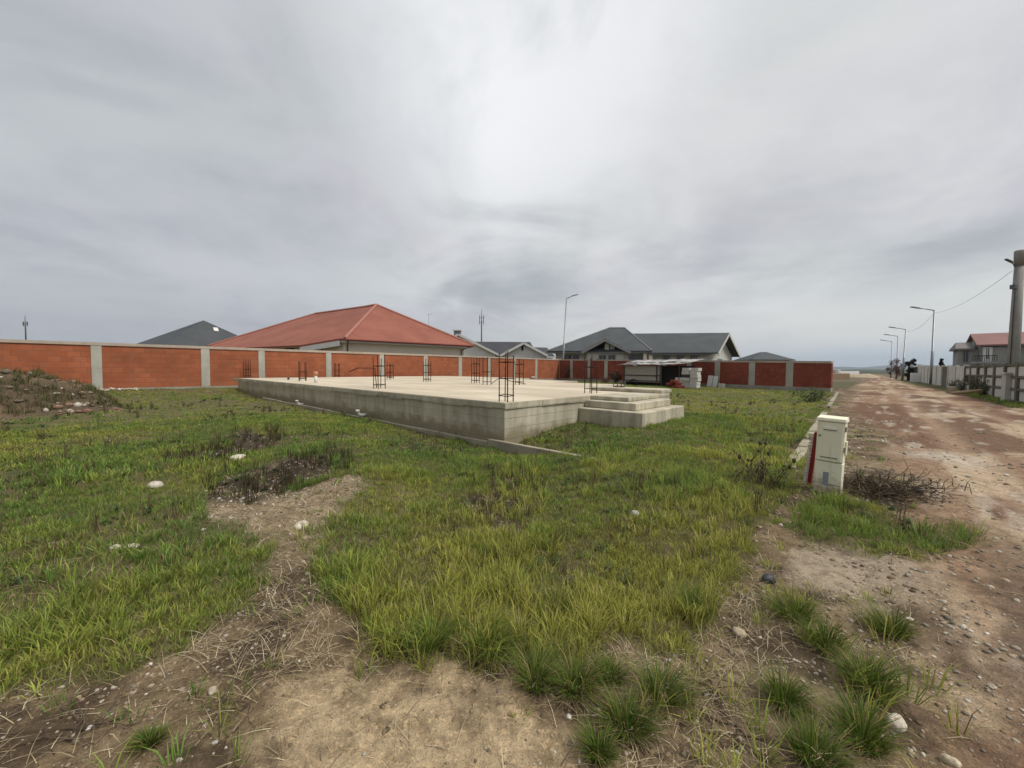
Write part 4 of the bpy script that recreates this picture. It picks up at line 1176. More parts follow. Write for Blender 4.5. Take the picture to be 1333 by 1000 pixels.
def far_grey():
    ez = 3.9
    ap = P(265, 417, 52)
    L_, R__ = P(160, 456, 56), P(350, 446, 56)
    fr = P(214, 450, 46.5); L_.z = R__.z = fr.z = ez
    bk = L_ + R__ - fr; bk.z = ez
    org = Vector((fr.x, fr.y, 0)); t = thing('far_house', org, 0, 'house with dark grey pyramid roof and a skylight behind the orange wall at left', 'house')
    rf = MB().roof([[L_, fr, ap], [fr, R__, ap], [R__, bk, ap], [bk, L_, ap]], .15).build('roof', M['grey_tile'], t, org)
    wl = shrink([L_, fr, R__, bk], .93); MB().prism([(p.x, p.y) for p in wl], 0, ez - .18).build('wall', M['greyr'], t, org)
    n_ = (R__ - fr).cross(ap - fr).normalized(); d_ = ray(281, 429); e = Vector((0, 0, EYE)); c_ = e + d_ * ((fr - e).dot(n_) / d_.dot(n_))
    ux = (R__ - fr).normalized(); uy = n_.cross(ux)
    MB().obox(c_, (.26, .30, .05), Matrix((ux, uy, n_)).transposed()).build('skylight', M['white'], rf, org)
far_grey()

def gable_house(name, label, px_l, px_a, px_r, py_e, py_a, Y, depth, wallm, roofm, skew=0.0, chim=None, group=None):
    """gable end facing the camera, ridge running away"""
    l, r, a = P(px_l, py_e, Y), P(px_r, py_e, Y), P(px_a, py_a, Y)
    r.z = l.z
    back = Vector((skew * depth, depth, 0)); org = Vector((l.x, l.y, 0))
    t = thing(name, org, 0, label, 'house', group)
    ov = Vector((-skew * .5, -.6, 0))
    rf = MB().roof([[l + ov, a + ov, a + back, l + back], [a + ov, r + ov, r + back, a + back]], .16)
    rf = rf.build('roof', roofm, t, org)
    i0, i1 = l.lerp(r, .06), l.lerp(r, .94)
    top = Vector((a.x, a.y, a.z - .28)); zl = l.z + (a.z - l.z) * .02
    w = MB(); f = [Vector((i0.x, i0.y, 0)), Vector((i1.x, i1.y, 0)), Vector((i1.x, i1.y, l.z - .02)), top, Vector((i0.x, i0.y, l.z - .02))]
    n = 5; w.add(f + [p + back * .97 for p in f], [(0, 1, 2, 3, 4), (9, 8, 7, 6, 5)] + [(i, n + i, n + (i + 1) % n, (i + 1) % n) for i in range(n)])
    w.build('wall', wallm, t, org)
    fa = MB()
    for p in (l, r):
        fa.bar(p + ov + Vector((0, -.03, -.20)), a + ov + Vector((0, -.03, -.20)), .07, .34)
    fa.build('fascia', M['trim'], t, org)
    if chim:
        c_ = P(chim[0], chim[1], Y + depth * .3); ch = MB().box((c_.x - .55, c_.y - .5, c_.z - 2.2), (c_.x + .55, c_.y + .5, c_.z)).build('chimney', M['greytrim'], rf, org)
        MB().box((c_.x - .7, c_.y - .62, c_.z + .001), (c_.x + .7, c_.y + .62, c_.z + .16)).build('chimney_cap', M['trim'], ch, org)
    return t, org
t, org = gable_house('white_house', 'white gabled house with a chimney just right of the red roof', 545, 597, 651, 461, 434.5, 62, 15, M['white'], M['dark_tile'], -.1, (595.5, 431))
t, org = gable_house('white_house', 'white gable with a small vent slit left of the big grey house', 652, 682, 713, 461.5, 445.5, 60, 14, M['white'], M['dark_tile'], .05)
c_ = P(680, 452.5, 59.9); MB().box((c_.x - .16, c_.y - .03, c_.z - .45), (c_.x + .16, c_.y + .06, c_.z + .45)).build('vent', M['black'], t, org)
# the low dark roof that joins them
l, r = P(626, 461, 66), P(655, 461, 66); tl, tr = P(616, 444.8, 70), P(690, 444.8, 70)
r = P(700, 461, 66); r.z = l.z; tr.z = tl.z
org = Vector((l.x, l.y, 0)); t = thing('white_house', org, 0, 'low white link building with a dark roof between the two white gables', 'house')
bl, br = tl * 2 - l, tr * 2 - r; bl.z = br.z = l.z; bl.x, br.x = l.x, r.x; bl.y = br.y = 74
MB().roof([[l, r, tr, tl], [tl, tr, br, bl]], .15).build('roof', M['dark_tile'], t, org)
MB().box((l.x + .4, 66.5, 0), (r.x - .4, 73.5, l.z - .12)).build('wall', M['white'], t, org)
# side wing at the right of the gable
l, r = P(700, 463, 63), P(722, 463.5, 63); a, b = P(690, 452, 66), P(712, 458, 67)
org = Vector((l.x, l.y, 0)); t = thing('white_house', org, 0, 'low white wing with a sloping dark roof, right of the vented gable', 'house')
r.z = l.z; b.z = a.z
MB().roof([[l, r, b, a]], .2).build('roof', M['dark_tile'], t, org)
MB().box((l.x + .2, 63.3, 0), (r.x - .3, 67, l.z - .21)).build('wall', M['white'], t, org)
MB().bar(l + Vector((0, -.05, -.25)), r + Vector((0, -.05, -.25)), .1, .3).build('fascia', M['trim'], t, org)

def grey_house():
    ez = 3.85
    up = Vector((0, 0, 1))
    Lc = P(712, 457, 53); Lc.z = ez
    E = P(927, 460, 48); E.z = 3.55
    f = lambda px: col_on_line(px, Lc, E)
    Mm = Lc.lerp(E, f(848)); Mm.z = ez - .05
    r0, r1 = P(793, 427, 59), P(813, 427, 58.3)
    BL, BR = P(735, 457, 68), P(860, 457, 66); BL.z = BR.z = ez
    G0 = P(942, 433.3, 53); W0 = P(822, 434.3, 57.5)
    EB = P(957, 460, 58.5); EB.z = E.z
    org = Vector((Lc.x, Lc.y, 0)); t = thing('grey_house', org, 0, 'large grey house with charcoal roofs, porch gable and long wing', 'house')
    rf = MB().roof([[Lc, Mm, r1, r0], [BL, Lc, r0], [Mm, BR, r1], [BR, BL, r0, r1]], .18).build('roof', M['grey_tile'], t, org)
    M2 = Mm.lerp(E, -.08); M2.z = E.z
    WB = W0 + (EB - G0); WB.z = E.z
    out = (G0 - W0).normalized() * .7
    MB().roof([[M2, E + out, G0 + out, W0], [W0, G0 + out, EB + out, WB]], .18).build('wing_roof', M['grey_tile'], t, org)
    rg = MB().tube([Mm + up * .02, r1 + up * .02], .10, 6).tube([r0 + up * .02, r1 + up * .02], .10, 6).tube([Lc + up * .02, r0 + up * .02], .08, 6)
    rg.build('ridge_tiles', M['greytrim'], rf, org)
    # walls: main block, wing, gable end
    inn = Vector((.05, .75, 0))
    a, b = Lc + Vector((1.3, .9, 0)), Mm + inn
    MB().prism([(a.x, a.y), (b.x, b.y), (BR.x - .8, BR.y - .8), (BL.x + .8, BL.y - .8)], 0, ez - .17).build('wall', M['greyr'], t, org)
    a2, b2 = Lc.lerp(E, f(846)) + Vector((0, 1.25, 0)), E + Vector((-.1, .75, 0)); eb = EB + Vector((-.7, -.4, 0)); gp = (b2 + eb) / 2; gp.z = G0.z - .35
    w = MB(); ab = a2 + (eb - b2); ag = (a2 + ab) / 2; ag.z = gp.z
    fl = [Vector((p.x, p.y, 0)) for p in (a2, b2, eb, ab)]; zt_ = E.z - .17
    tp = [Vector((p.x, p.y, zt_)) for p in (a2, b2, eb, ab)]
    w.add(fl + tp + [gp, ag], [(0, 1, 5, 4), (1, 2, 6, 8, 5), (2, 3, 7, 6), (3, 0, 4, 9, 7)]); w.build('wing_wall', M['greyr'], t, org)
    fa = MB(); fa.bar(E + out - up * .22, G0 + out - up * .22, .08, .36); fa.bar(EB + out - up * .22, G0 + out - up * .22, .08, .36); fa.build('gable_fascia', M['greyr'], t, org)
    MB().bar(Lc - up * .2 + Vector((0, .1, 0)), Mm - up * .2 + Vector((0, .1, 0)), .1, .24).build('gutter', M['greytrim'], t, org)
    MB().bar(M2 - up * .2 + Vector((0, .1, 0)), E - up * .2 + Vector((0, .1, 0)), .1, .24).build('gutter', M['greytrim'], t, org)
    # projecting porch gable
    gl, gr = P(757, 458, 51.3), P(821, 458, 50.2); gl.z = gr.z = ez - .1
    ga = P(787.5, 440.5, 50.8); gb = ga + Vector((1.5, 7, 0))
    gbl, gbr = gl + Vector((1.5, 5, 1.6)), gr + Vector((1.5, 5, 1.6))
    MB().roof([[gl, ga, gb, gl + Vector((1.2, 6, 0))], [ga, gr, gr + Vector((1.2, 6, 0)), gb]], .18).build('porch_roof', M['grey_tile'], t, org)
    il, ir = gl.lerp(gr, .12) + Vector((.1, .75, 0)), gl.lerp(gr, .88) + Vector((.1, .75, 0))
    w = MB(); zb = ez + .25
    w.add([(il.x, il.y, 0), (ir.x, ir.y, 0), (ir.x, ir.y, zb - .15), (il.x, il.y, zb - .15), (il.x + .8, il.y + 4, 0), (ir.x + .8, ir.y + 4, 0), (ir.x + .8, ir.y + 4, zb - .15), (il.x + .8, il.y + 4, zb - .15)],
          [(0, 1, 2, 3), (1, 5, 6, 2), (4, 0, 3, 7), (3, 2, 6, 7)]); w.build('porch_wall', M['greyr'], t, org)
    # open attic: dark gap and two pale props
    go = MB(); cl, cr = gl.lerp(gr, .22) + Vector((.1, 1.2, 0)), gl.lerp(gr, .78) + Vector((.1, 1.2, 0)); ct = Vector((ga.x + .1, ga.y + 1.2, ga.z - .35))
    go.add([(cl.x, cl.y, zb - .14), (cr.x, cr.y, zb - .14), tuple(ct), (cl.x + .1, cl.y + .3, zb - .14), (cr.x + .1, cr.y + .3, zb - .14), (ct.x + .1, ct.y + .3, ct.z)],
           [(0, 1, 2), (5, 4, 3), (0, 2, 5, 3), (1, 4, 5, 2)]); go.build('attic_opening', M['black'], t, org)
    for px_ in (790, 797):
        c_ = P(px_, 449, 51.5); MB().box((c_.x - .28, c_.y - .15, zb - .13), (c_.x + .28, c_.y + .15, zb + .75)).build('prop', M['greyr'], t, org)
    fa = MB(); fa.bar(gl + Vector((0, -.03, -.22)), ga + Vector((0, -.03, -.22)), .08, .34); fa.bar(gr + Vector((0, -.03, -.22)), ga + Vector((0, -.03, -.22)), .08, .34); fa.build('porch_fascia', M['greytrim'], t, org)
    yw = math.atan2((E - Lc).y, (E - Lc).x)
    fr_a, fr_b = Lc + Vector((1.3, .9, 0)), Mm + inn
    for px_, w_ in ((739, 1.6), (749.5, 1.4)):
        c_ = fr_a.lerp(fr_b, col_on_line(px_, fr_a, fr_b)); window(t, org, (c_.x, c_.y, 2.55), w_ * .62, 1.5, yw, M['greytrim'])
    yp = math.atan2((ir - il).y, (ir - il).x)
    for px_ in (784, 796):
        c_ = il.lerp(ir, col_on_line(px_, il, ir)); window(t, org, (c_.x, c_.y, 2.5), .95, 1.5, yp, M['greytrim'])
    c_ = fr_a.lerp(fr_b, col_on_line(828, fr_a, fr_b)); window(t, org, (c_.x, c_.y, 2.45), 1.9, 1.8, yw, M['greytrim'], .05)
    for px_ in (869, 887, 905):
        c_ = a2.lerp(b2, col_on_line(px_, a2, b2)); window(t, org, (c_.x, c_.y, 2.45), 1.15, 1.4, yw, M['greytrim'])
    ye = math.atan2((eb - b2).y, (eb - b2).x)
    c_ = b2.lerp(eb, .45); window(t, org, (c_.x, c_.y, 2.5), 2.6, 1.0, ye, M['trim'])
    for px_ in (838, 845):
        c_ = fr_a.lerp(fr_b, col_on_line(px_, fr_a, fr_b)) + Vector((0, -.35, 0)); MB().box((c_.x - .22, c_.y - .2, 0), (c_.x + .22, c_.y + .2, ez - .31)).build('column', M['cream'], t, org)
grey_house()

def hip_house(px0, px1, py_e, py_r, Y, label, roofm, wallm, ridge=(.42, .58)):
    l, r = P(px0, py_e, Y), P(px1, py_e, Y); r.z = l.z; dpt = (r.x - l.x) * .8
    bl, br = l + Vector((0, dpt, 0)), r + Vector((0, dpt, 0))
    zr = P((px0 + px1) / 2, py_r, Y + dpt / 2).z
    r0, r1 = l.lerp(br, .5), l.lerp(br, .5); r0 = l.lerp(r, ridge[0]) + Vector((0, dpt / 2, 0)); r1 = l.lerp(r, ridge[1]) + Vector((0, dpt / 2, 0)); r0.z = r1.z = zr
    org = Vector((l.x, l.y, 0)); t = thing('far_house', org, 0, label, 'house')
    MB().roof([[l, r, r1, r0], [r, br, r1], [br, bl, r0, r1], [bl, l, r0]], .2).build('roof', roofm, t, org)
    MB().box((l.x + .9, l.y + .9, 0), (r.x - .9, bl.y - .9, l.z - .21)).build('wall', wallm, t, org)
    return t
hip_house(980, 1036, 468, 458.5, 95, 'distant house with grey hip roof showing above the dark red wall', M['grey_tile'], M['white'])

# house with red roof beyond the right fence
def right_house():
    p = P(1273, 480, 50); yaw = R_(-42)
    t = thing('two_storey_house', Vector((p.x, p.y, 0)), yaw, 'two storey grey house with faded red roof and balcony beyond the right fence', 'house')
    D, k = 50.0, 50 / FOC
    ez, rz = 4.85, 6.55                                   # eave and ridge of the main block
    V = Vector
    MB().roof([[V((-.3, -.7, ez)), V((13, -.7, ez)), V((13, 3.6, rz)), V((-.3, 3.6, rz))], [V((-.3, 3.6, rz)), V((13, 3.6, rz)), V((13, 8, ez)), V((-.3, 8, ez))]], .2).build('roof', M['faded'], t)
    w = MB(); w.add([(.1, 0, 0), (12.6, 0, 0), (12.6, 7.3, 0), (.1, 7.3, 0), (.1, 0, ez - .02), (12.6, 0, ez - .02), (12.6, 7.3, ez - .02), (.1, 7.3, ez - .02), (.1, 3.6, rz - .3), (12.6, 3.6, rz - .3)],
          [(0, 1, 5, 4), (2, 3, 7, 6), (3, 0, 4, 8, 7), (1, 2, 6, 9, 5), (4, 5, 9, 8), (8, 9, 6, 7)]); w.build('wall', M['darkr'], t)
    MB().box((.3, -.45, 0), (1.05, -.002, ez - .35)).build('corner_pier', M['trim'], t)
    MB().box((1.06, -.30, 0), (3.2, -.003, ez - .35)).build('bay_wall', M['darkr'], t)
    wz, wr = 4.45, 5.35
    MB().roof([[V((-2.0, .2, wz)), V((-.31, .2, wz)), V((-.31, 2.6, wr)), V((-1.7, 2.6, wr))], [V((-1.7, 2.6, wr)), V((-.31, 2.6, wr)), V((-.31, 5, wz)), V((-2.0, 5, wz))], [V((-2.0, .2, wz)), V((-1.7, 2.6, wr)), V((-2.0, 5, wz))]], .22).build('wing_roof', M['dullroof'], t)
    MB().box((-1.65, .7, 0), (.09, 4.6, wz - .15)).build('wing_wall', M['darkr'], t)
    bz = 2.65
    MB().box((-.7, -1.5, bz - .2), (1.3, -.46, bz)).build('balcony_slab', M['darkr'], t)
    rl = MB(); rl.box((-.7, -1.5, bz + .72), (1.3, -1.43, bz + .80))
    for i in range(11): rl.box((-.7 + i * .195, -1.48, bz), (-.66 + i * .195, -1.44, bz + .72))
    rl.build('railing', M['cable'], t)
    window(t, None, (.66, -.46, 3.7), .34, 1.5, 0, M['trim']); window(t, None, (-1.0, .69, 3.4), .5, 1.5, 0, M['greytrim'])
    window(t, None, (4.1, -.01, 3.7), .7, 1.5, 0, M['trim']); window(t, None, (6.0, -.01, 3.7), .7, 1.5, 0, M['trim'])
M['faded'] = tile_mat('faded_red_tile', (.22, .12, .105), (.28, .15, .135), .35)
M['dullroof'] = tile_mat('dull_brown_tile', (.17, .155, .145), (.22, .20, .19), .35)
right_house()

# ------------------------------------------------------------------ right side fence, gate, pillar
FA, FB = S(4.75, 30), S(4.75, 78)
def fence_u(px): return 30 + col_on_line(px, FA, FB) * 48
def SF(t_, z=0, off=0): return S(4.75 + off, t_, z)
t0, t1 = fence_u(1258), fence_u(1197)
t = thing('panel_fence', SF(t0), -TH, 'whitish concrete panel fence along the far right side of the road', 'fence')
L = t1 - t0; n = 9
for i in range(n):
    y0, y1 = L * i / n, L * (i + 1) / n
    MB().box((-.05, y0 + .06, -.1), (.05, y1 - .06, 1.72 + .30 * (y0 / L))).build('panel', M['fencec'] if i not in (2,) else M['gridc'], t)
for i in range(n + 1):
    y0 = L * i / n
    MB().box((-.12, y0 - .10, -.2), (.12, y0 + .10, 1.80 + .32 * (y0 / L))).build('post', M['fencec'], t)
# block lattice fence
ta = 23.0; t = thing('lattice_fence', SF(ta), -TH, 'mossy concrete lattice fence filled with pale blocks right of the white panels', 'fence')
L = t0 - ta; mb, bl = MB(), MB(); n = int(L / 2.1); nz = 3
for i in range(n + 1):
    y0 = L * i / n; mb.box((-.10, y0 - .16, -.2), (.10, y0 + .16, 1.72))
for j in range(nz + 1):
    z = .02 + j * .54; mb.box((-.085, 0, z - .05), (.085, L, z + .05))
mb.build('lattice', M['gridc'], t)
for i in range(n):
    for j in range(nz):
        if random.random() < .08: continue
        y0 = L * i / n; z = .02 + j * .54; e = random.uniform(-.03, .03)
        bl.box((-.04 + e, y0 + .17, z + .055), (.04 + e, y0 + L / n - .17, z + .46))
bl.build('infill_blocks', M['blockp'], t)
t2 = fence_u(1181)
t = thing('gate', SF(t1 + .3), -TH, 'dark metal gate at the far end of the white panel fence', 'gate')
MB().box((-.05, 0, .1), (.05, (t2 - t1) * .55, 2.0)).build('gate_leaf', M['black'], t)
MB().box((-.16, -.28, -.1), (.16, -.01, 2.3)).build('gate_post', M['greyr'], t); MB().box((-.16, (t2 - t1) * .55, -.1), (.16, (t2 - t1) * .55 + .3, 2.3)).build('gate_post', M['fencec'], t)
p = SF(t1 - 2.5, 0, -.5); o = MB().box((-.45, -.3, -.1), (.45, .3, 1.15)).build('white_cabinet', M['white'], bevel=.03); o.location = p; o.rotation_euler = (0, 0, -TH)
tag(o, 'small white utility box standing by the dark gate', 'cabinet')
# concrete pillar before the pole
p = P(1312, 523, 17.6); p.z = H(p.x, p.y)
t = thing('gate_pillar', p, -.55, 'square concrete pillar with a flat cap in front of the big pole', 'pillar')
MB().box((-.17, -.17, -.2), (.17, .17, 1.22)).build('shaft', M['greyr'], t, bevel=.015)
MB().box((-.23, -.23, 1.222), (.23, .23, 1.30)).build('cap', M['fencec'], t, bevel=.015)
# utility pole
p = P(1316, 520, 19.2); p.z = H(p.x, p.y); hp = P(1327, 326, 19.2).z - p.z
t = thing('utility_pole', p, 0, 'massive tapering concrete utility pole at the right edge', 'pole')
MB().tube([(0, 0, -.3), (.02, 0, hp * .5), (.03, 0, hp - .75)], [.225, .195, .16], 20).build('shaft', M['pole'], t, smooth=True)
MB().tube([(.03, 0, hp - .75), (.03, 0, hp - .06), (.03, 0, hp)], [.18, .19, .17], 20).build('head_collar', M['pole'], t, smooth=True)
lm = MB(); lm.tube([(-.15, 0, hp - .78), (-.42, -.05, hp - .62)], .022, 8); lm.build('bracket', M['dsteel'], t, smooth=True)
MB().obox((-.58, -.07, hp - .53), (.19, .06, .035), Matrix.Rotation(R_(24), 3, 'Y')).build('lamp_head', M['dsteel'], t, bevel=.02)
MB().box((-.30, -.14, hp - 1.90), (-.16, .08, hp - 1.68)).build('junction_box', M['dsteel'], t, bevel=.02)
MB().tube([(-.25, -.08, .0), (-.225, -.07, hp * .4), (-.19, -.06, hp - 2)], .016, 6).build('conduit', M['cable'], t, smooth=True)
POLE = p; HP = hp

# ------------------------------------------------------------------ street lamps
LAMPTOP = []
def lamp(px, py_top, Y, label, lean=0.0, arm=-1, hgt=None):
    tp = P(px, py_top, Y); base = Vector((tp.x, tp.y, 0))
    h = tp.z
    t = thing('street_lamp', base, 0, label, 'street lamp', 'street lamps')
    lx = lean * h; base.x -= lx; t.location = base
    r0 = .13
    MB().tube([(0, 0, -.2), (lx * .45, 0, h * .45), (lx * .452, 0, h * .452), (lx, 0, h)], [r0, r0 * .9, r0 * .68, r0 * .58], 10).build('post', M['steel'], t, smooth=True)
    al = 1.7 if arm < 0 else .7
    MB().tube([(lx, 0, h - .06), (lx + arm * al * .5, 0, h + .08), (lx + arm * al, 0, h + .17 + (.08 if arm > 0 else 0))], .05, 7).build('arm', M['steel'], t, smooth=True)
    MB().obox((lx + arm * (al + .32), 0, h + .23 + (.12 if arm > 0 else 0)), (.42, .13, .05), Matrix.Rotation(R_(8 if arm < 0 else -14), 3, 'Y')).build('lamp_head', M['steel'], t, bevel=.02)
    LAMPTOP.append(Vector((tp.x, tp.y, h - .3)))
lamp(1216.5, 403.5, 40, 'nearest and tallest street lamp of the road row, before the white fence')
lamp(1179.5, 428.5, 55, 'second street lamp of the road row, with a thicker lower post', .03)
lamp(1169.3, 437.5, 67, 'third street lamp of the road row, behind a dark shrub')
lamp(1161.5, 444.5, 79, 'farthest and smallest street lamp of the road row')
lamp(737.6, 388, 49, 'lone street lamp rising behind the brick wall by the grey house', .045, 1)
def wire(a, b, sag, label, r=.012):
    a, b = Vector(a), Vector(b); pts = []
    for i in range(17):
        u = i / 16; p_ = a.lerp(b, u); p_.z -= sag * 4 * u * (1 - u); pts.append(p_)
    org = a; mb = MB().tube(pts, r, 5); o = mb.build('power_line', M['cable'], None, org)
    tag(o, label, 'cable', 'overhead cables')
wire(POLE + Vector((-.3, 0, HP - 1.0)), LAMPTOP[0], .45, 'overhead cable from the big pole to the nearest road lamp', .008)
wire(LAMPTOP[0], LAMPTOP[1], .6, 'overhead cable between the first and second road lamps', .010)
wire(POLE + Vector((.25, 0, HP - 1.7)), POLE + Vector((14, -6, HP - 1.6)), .3, 'overhead cable leaving the big pole to the right', .014)

def mast(px, py_t, py_b, Y, label, arms=2):
    tp = P(px, py_t, Y); t = thing('antenna_mast', Vector((tp.x, tp.y, 0)), 0, label, 'mast', 'thin masts on the skyline')
    MB().tube([(0, 0, 0), (0, 0, tp.z * .8), (0, 0, tp.z)], [.16, .12, .05], 7).build('post', M['dsteel'], t, smooth=True)
    m_ = MB()
    for k in range(arms):
        z = tp.z - 1.8 - 1.0 * k; m_.bar((-.5, 0, z), (.5, 0, z + .1), .07); m_.box((-.5, -.08, z - .45), (-.36, .08, z + .5)); m_.box((.36, -.08, z - .45), (.5, .08, z + .5))
    m_.build('antennas', M['dsteel'], t)
mast(627, 403, 445, 85, 'thin antenna mast rising between the white gables')
mast(32.5, 411, 445, 85, 'thin antenna mast alone on the skyline at far left', 1)

# ------------------------------------------------------------------ trees and bits along the right side
def at_fence(px, off, Y=None):
    t_ = fence_u(px); p_ = SF(t_, 0, off); return Vector((p_.x, p_.y, H(p_.x, p_.y)))
leafy('conifer', P(1225.5, 480, 42) * Vector((1, 1, 0)) if False else Vector((P(1225.5, 480, 44).x, 44, 0)), P(1225.5, 466, 44).z, .42, 3600, DK, 'dark slim conifer showing above the white fence', 'tree', 'cone', .1, .06)
leafy('conifer', Vector((P(1183.5, 480, 58).x, 58, 0)), P(1183.5, 468, 58).z, .95, 2200, DK, 'dark narrow tree with a wider top beside the gate', 'tree', 'club', .1, .08, trunk_r=.22)
leafy('shrub', Vector((P(1167, 480, 62).x, 62, 0)), P(1167, 470, 62).z, 1.5, 1500, [(.12, .075, .07), (.11, .095, .07), (.17, .08, .075)], 'reddish bare shrub behind the second road lamp', 'shrub', 'round', .1, .07)
p = P(1278, 512, 22.5); leafy('shrub', Vector((p.x, p.y, 0)), .95, 1.1, 2600, [(.06, .06, .03), (.09, .075, .04), (.045, .05, .025)], 'brown green bush against the lattice fence', 'shrub', trunk_h=.02, lw=.03)
p = P(1296, 514, 20.8); leafy('shrub', Vector((p.x, p.y, 0)), 1.15, .9, 2400, [(.05, .062, .026), (.075, .08, .035)], 'darker taller bush left of the concrete pillar', 'shrub', trunk_h=.02, lw=.03)
p = P(1256, 511, 26); leafy('shrub', Vector((p.x, p.y, 0)), .75, 1.0, 1700, [(.10, .085, .05), (.08, .08, .035)], 'low brownish bush where the white fence meets the lattice', 'shrub', trunk_h=.02, lw=.03)
a, b = P(1240, 517, 22.5), P(1277, 510.5, 20.5); a.z = H(a.x, a.y) + .06; b.z = H(b.x, b.y) + .36
o = MB().tube([(0, 0, 0), (b - a) * .5, b - a], [.10, .085, .07], 9).build('timber_log', M['wood'], smooth=True); o.location = a
tag(o, 'pale timber log lying on the verge before the lattice fence', 'log')
o = MB().box((-.14, -.14, -.1), (.14, .14, .42)).build('boundary_stone', M['kerb'], bevel=.03); p = P(1238, 517, 23); o.location = (p.x, p.y, H(p.x, p.y))
tag(o, 'small pale boundary stone at the end of the timber log', 'stone')
# far end of the road
p = P(1122, 489, 62)
n = 40; gx, gy = np.meshgrid(np.linspace(-1, 1, n), np.linspace(-1, 1, n), indexing='ij'); x, y = gx.ravel(), gy.ravel()
z = 1.0 * np.clip(1 - x ** 2 - y ** 2, 0, 1) ** .8 * (.6 + .7 * fbm(x * 3, y * 3, 151, 3)) - .05
i, j = np.meshgrid(np.arange(n - 1), np.arange(n - 1), indexing='ij')
q = np.stack([i * n + j, (i + 1) * n + j, (i + 1) * n + j + 1, i * n + j + 1], -1).reshape(-1)
o = np_mesh('sand_heap', np.stack([x * 3.6, y * 3, z], 1), q, np.full((n - 1) ** 2, 4), M['ground'], np.repeat(np.array([[.42, .35, .25]]), n * n, 0), True)
o.location = (P(1122, 480, 85).x, 85, -.1); tag(o, 'heap of pale sand at the far end of the dirt road', 'heap')
def low_wall(px0, px1, py0, py1, Y, label, mat):
    a, b = P(px0, py1, Y), P(px1, py1, Y + 2); h = P(px0, py0, Y).z
    o = MB().box((0, -.12, -.3), ((b - a).length, .12, h)).build('low_wall', mat, bevel=.02); o.location = (a.x, a.y, 0); o.rotation_euler = (0, 0, math.atan2(b.y - a.y, b.x - a.x))
    tag(o, label, 'wall')
low_wall(1094, 1118, 483.0, 486, 120, 'long low white wall far beyond the road end', M['white'])
o = MB().box((-.3, -.3, -.2), (.3, .3, 1.6)).build('marker_post', M['white'], bevel=.03); o.location = (P(1091, 485, 75).x, 75, 0); tag(o, 'white marker post just past the end of the dark red wall', 'post')
o = MB().box((-1.6, -1, -.2), (1.6, 1, 1.0)).build('pallet_stack', M['wood'], bevel=.05); o.location = (P(1086, 485, 60).x, 60, 0); tag(o, 'brown stack of pallets behind the end of the dark red wall', 'pallets')

# ------------------------------------------------------------------ hills and far woods
def hills():
    # ridge lines in the distance, right of the plot
    for nm, Y0, x0, x1, prof, mat in (('hills', 5200, -7000, 9000, 120, M['hill']), ('far_woods', 900, -1600, 2400, 9, M['hill'])):
        n, k = 220, 14
        xs = np.linspace(x0, x1, n); v = []
        for i_ in range(n):
            u = xs[i_] / (x1 - x0) * 14
            top = prof * (.25 + 1.0 * float(fbm(np.array([u]), np.array([.3]), 161, 5 if prof < 50 else 3)[0]))
            if prof > 50: top *= .25 + .75 * math.exp(-((xs[i_] - 4800) / 1700) ** 2)
            for j_ in range(k):
                w = j_ / (k - 1); v.append((xs[i_], Y0 + (w - .5) * (prof * 12), top * math.sin(math.pi * w) ** .7 - 2))
        i, j = np.meshgrid(np.arange(n - 1), np.arange(k - 1), indexing='ij')
        q = np.stack([i * k + j, (i + 1) * k + j, (i + 1) * k + j + 1, i * k + j + 1], -1).reshape(-1)
        o = np_mesh(nm, np.array(v), q, np.full((n - 1) * (k - 1), 4), mat, None, True)
        if nm == 'hills': tag(o, kind='structure')
        else: tag(o, 'dark strip of woods on the far horizon', 'woods', kind='stuff')
hills()

hz = MB().box((-9800, -9800, -3.2), (9800, 9800, 260)).build('haze', None or bpy.data.materials.new('haze_air'))
hm = hz.data.materials[0]; hm.use_nodes = True; hn = hm.node_tree
for n_ in list(hn.nodes):
    if n_.type == 'BSDF_PRINCIPLED': hn.nodes.remove(n_)
pv = hn.nodes.new('ShaderNodeVolumePrincipled'); pv.inputs['Color'].default_value = (.72, .82, .95, 1); pv.inputs['Density'].default_value = .00011
hn.links.new(pv.outputs[0], hn.nodes['Material Output'].inputs['Volume'])
tag(hz, kind='stuff'); hz['label'] = 'thin bluish haze in the air'; hz['category'] = 'haze'
# ------------------------------------------------------------------ sky and light
SUN_EL, SUN_DIR = R_(56), Vector((.86, -.39, 0)).normalized()      # from the right and slightly behind
SUN_AZ = math.atan2(SUN_DIR.x, SUN_DIR.y)
w = bpy.data.worlds.new('World'); scn.world = w; w.use_nodes = True
nt = w.node_tree; nn = nt.nodes; bg = nn['Background']; bg.inputs['Strength'].default_value = .10
def N_(t, **k):
    n = nn.new(t)
    for a, b in k.items(): setattr(n, a, b)
    return n
def lk(a, b): nt.links.new(a, b)
def ma(op, a, b=0.0, c=0.0):
    n = N_('ShaderNodeMath', operation=op)
    for i, v in enumerate((a, b, c)):
        if hasattr(v, 'is_output'): lk(v, n.inputs[i])
        else: n.inputs[i].default_value = v
    return n.outputs[0]
def mixc(f, a, b):
    n = N_('ShaderNodeMix', data_type='RGBA')
    for s_, v in ((n.inputs[0], f), (n.inputs[6], a), (n.inputs[7], b)):
        if hasattr(v, 'is_output'): lk(v, s_)
        elif isinstance(v, (int, float)): s_.default_value = v
        else: s_.default_value = (*v, 1)
    return n.outputs[2]
def ramp1(f, p0, p1):
    n = N_('ShaderNodeMapRange', interpolation_type='SMOOTHSTEP'); n.inputs[1].default_value = p0; n.inputs[2].default_value = p1
    lk(f, n.inputs[0]); return n.outputs[0]
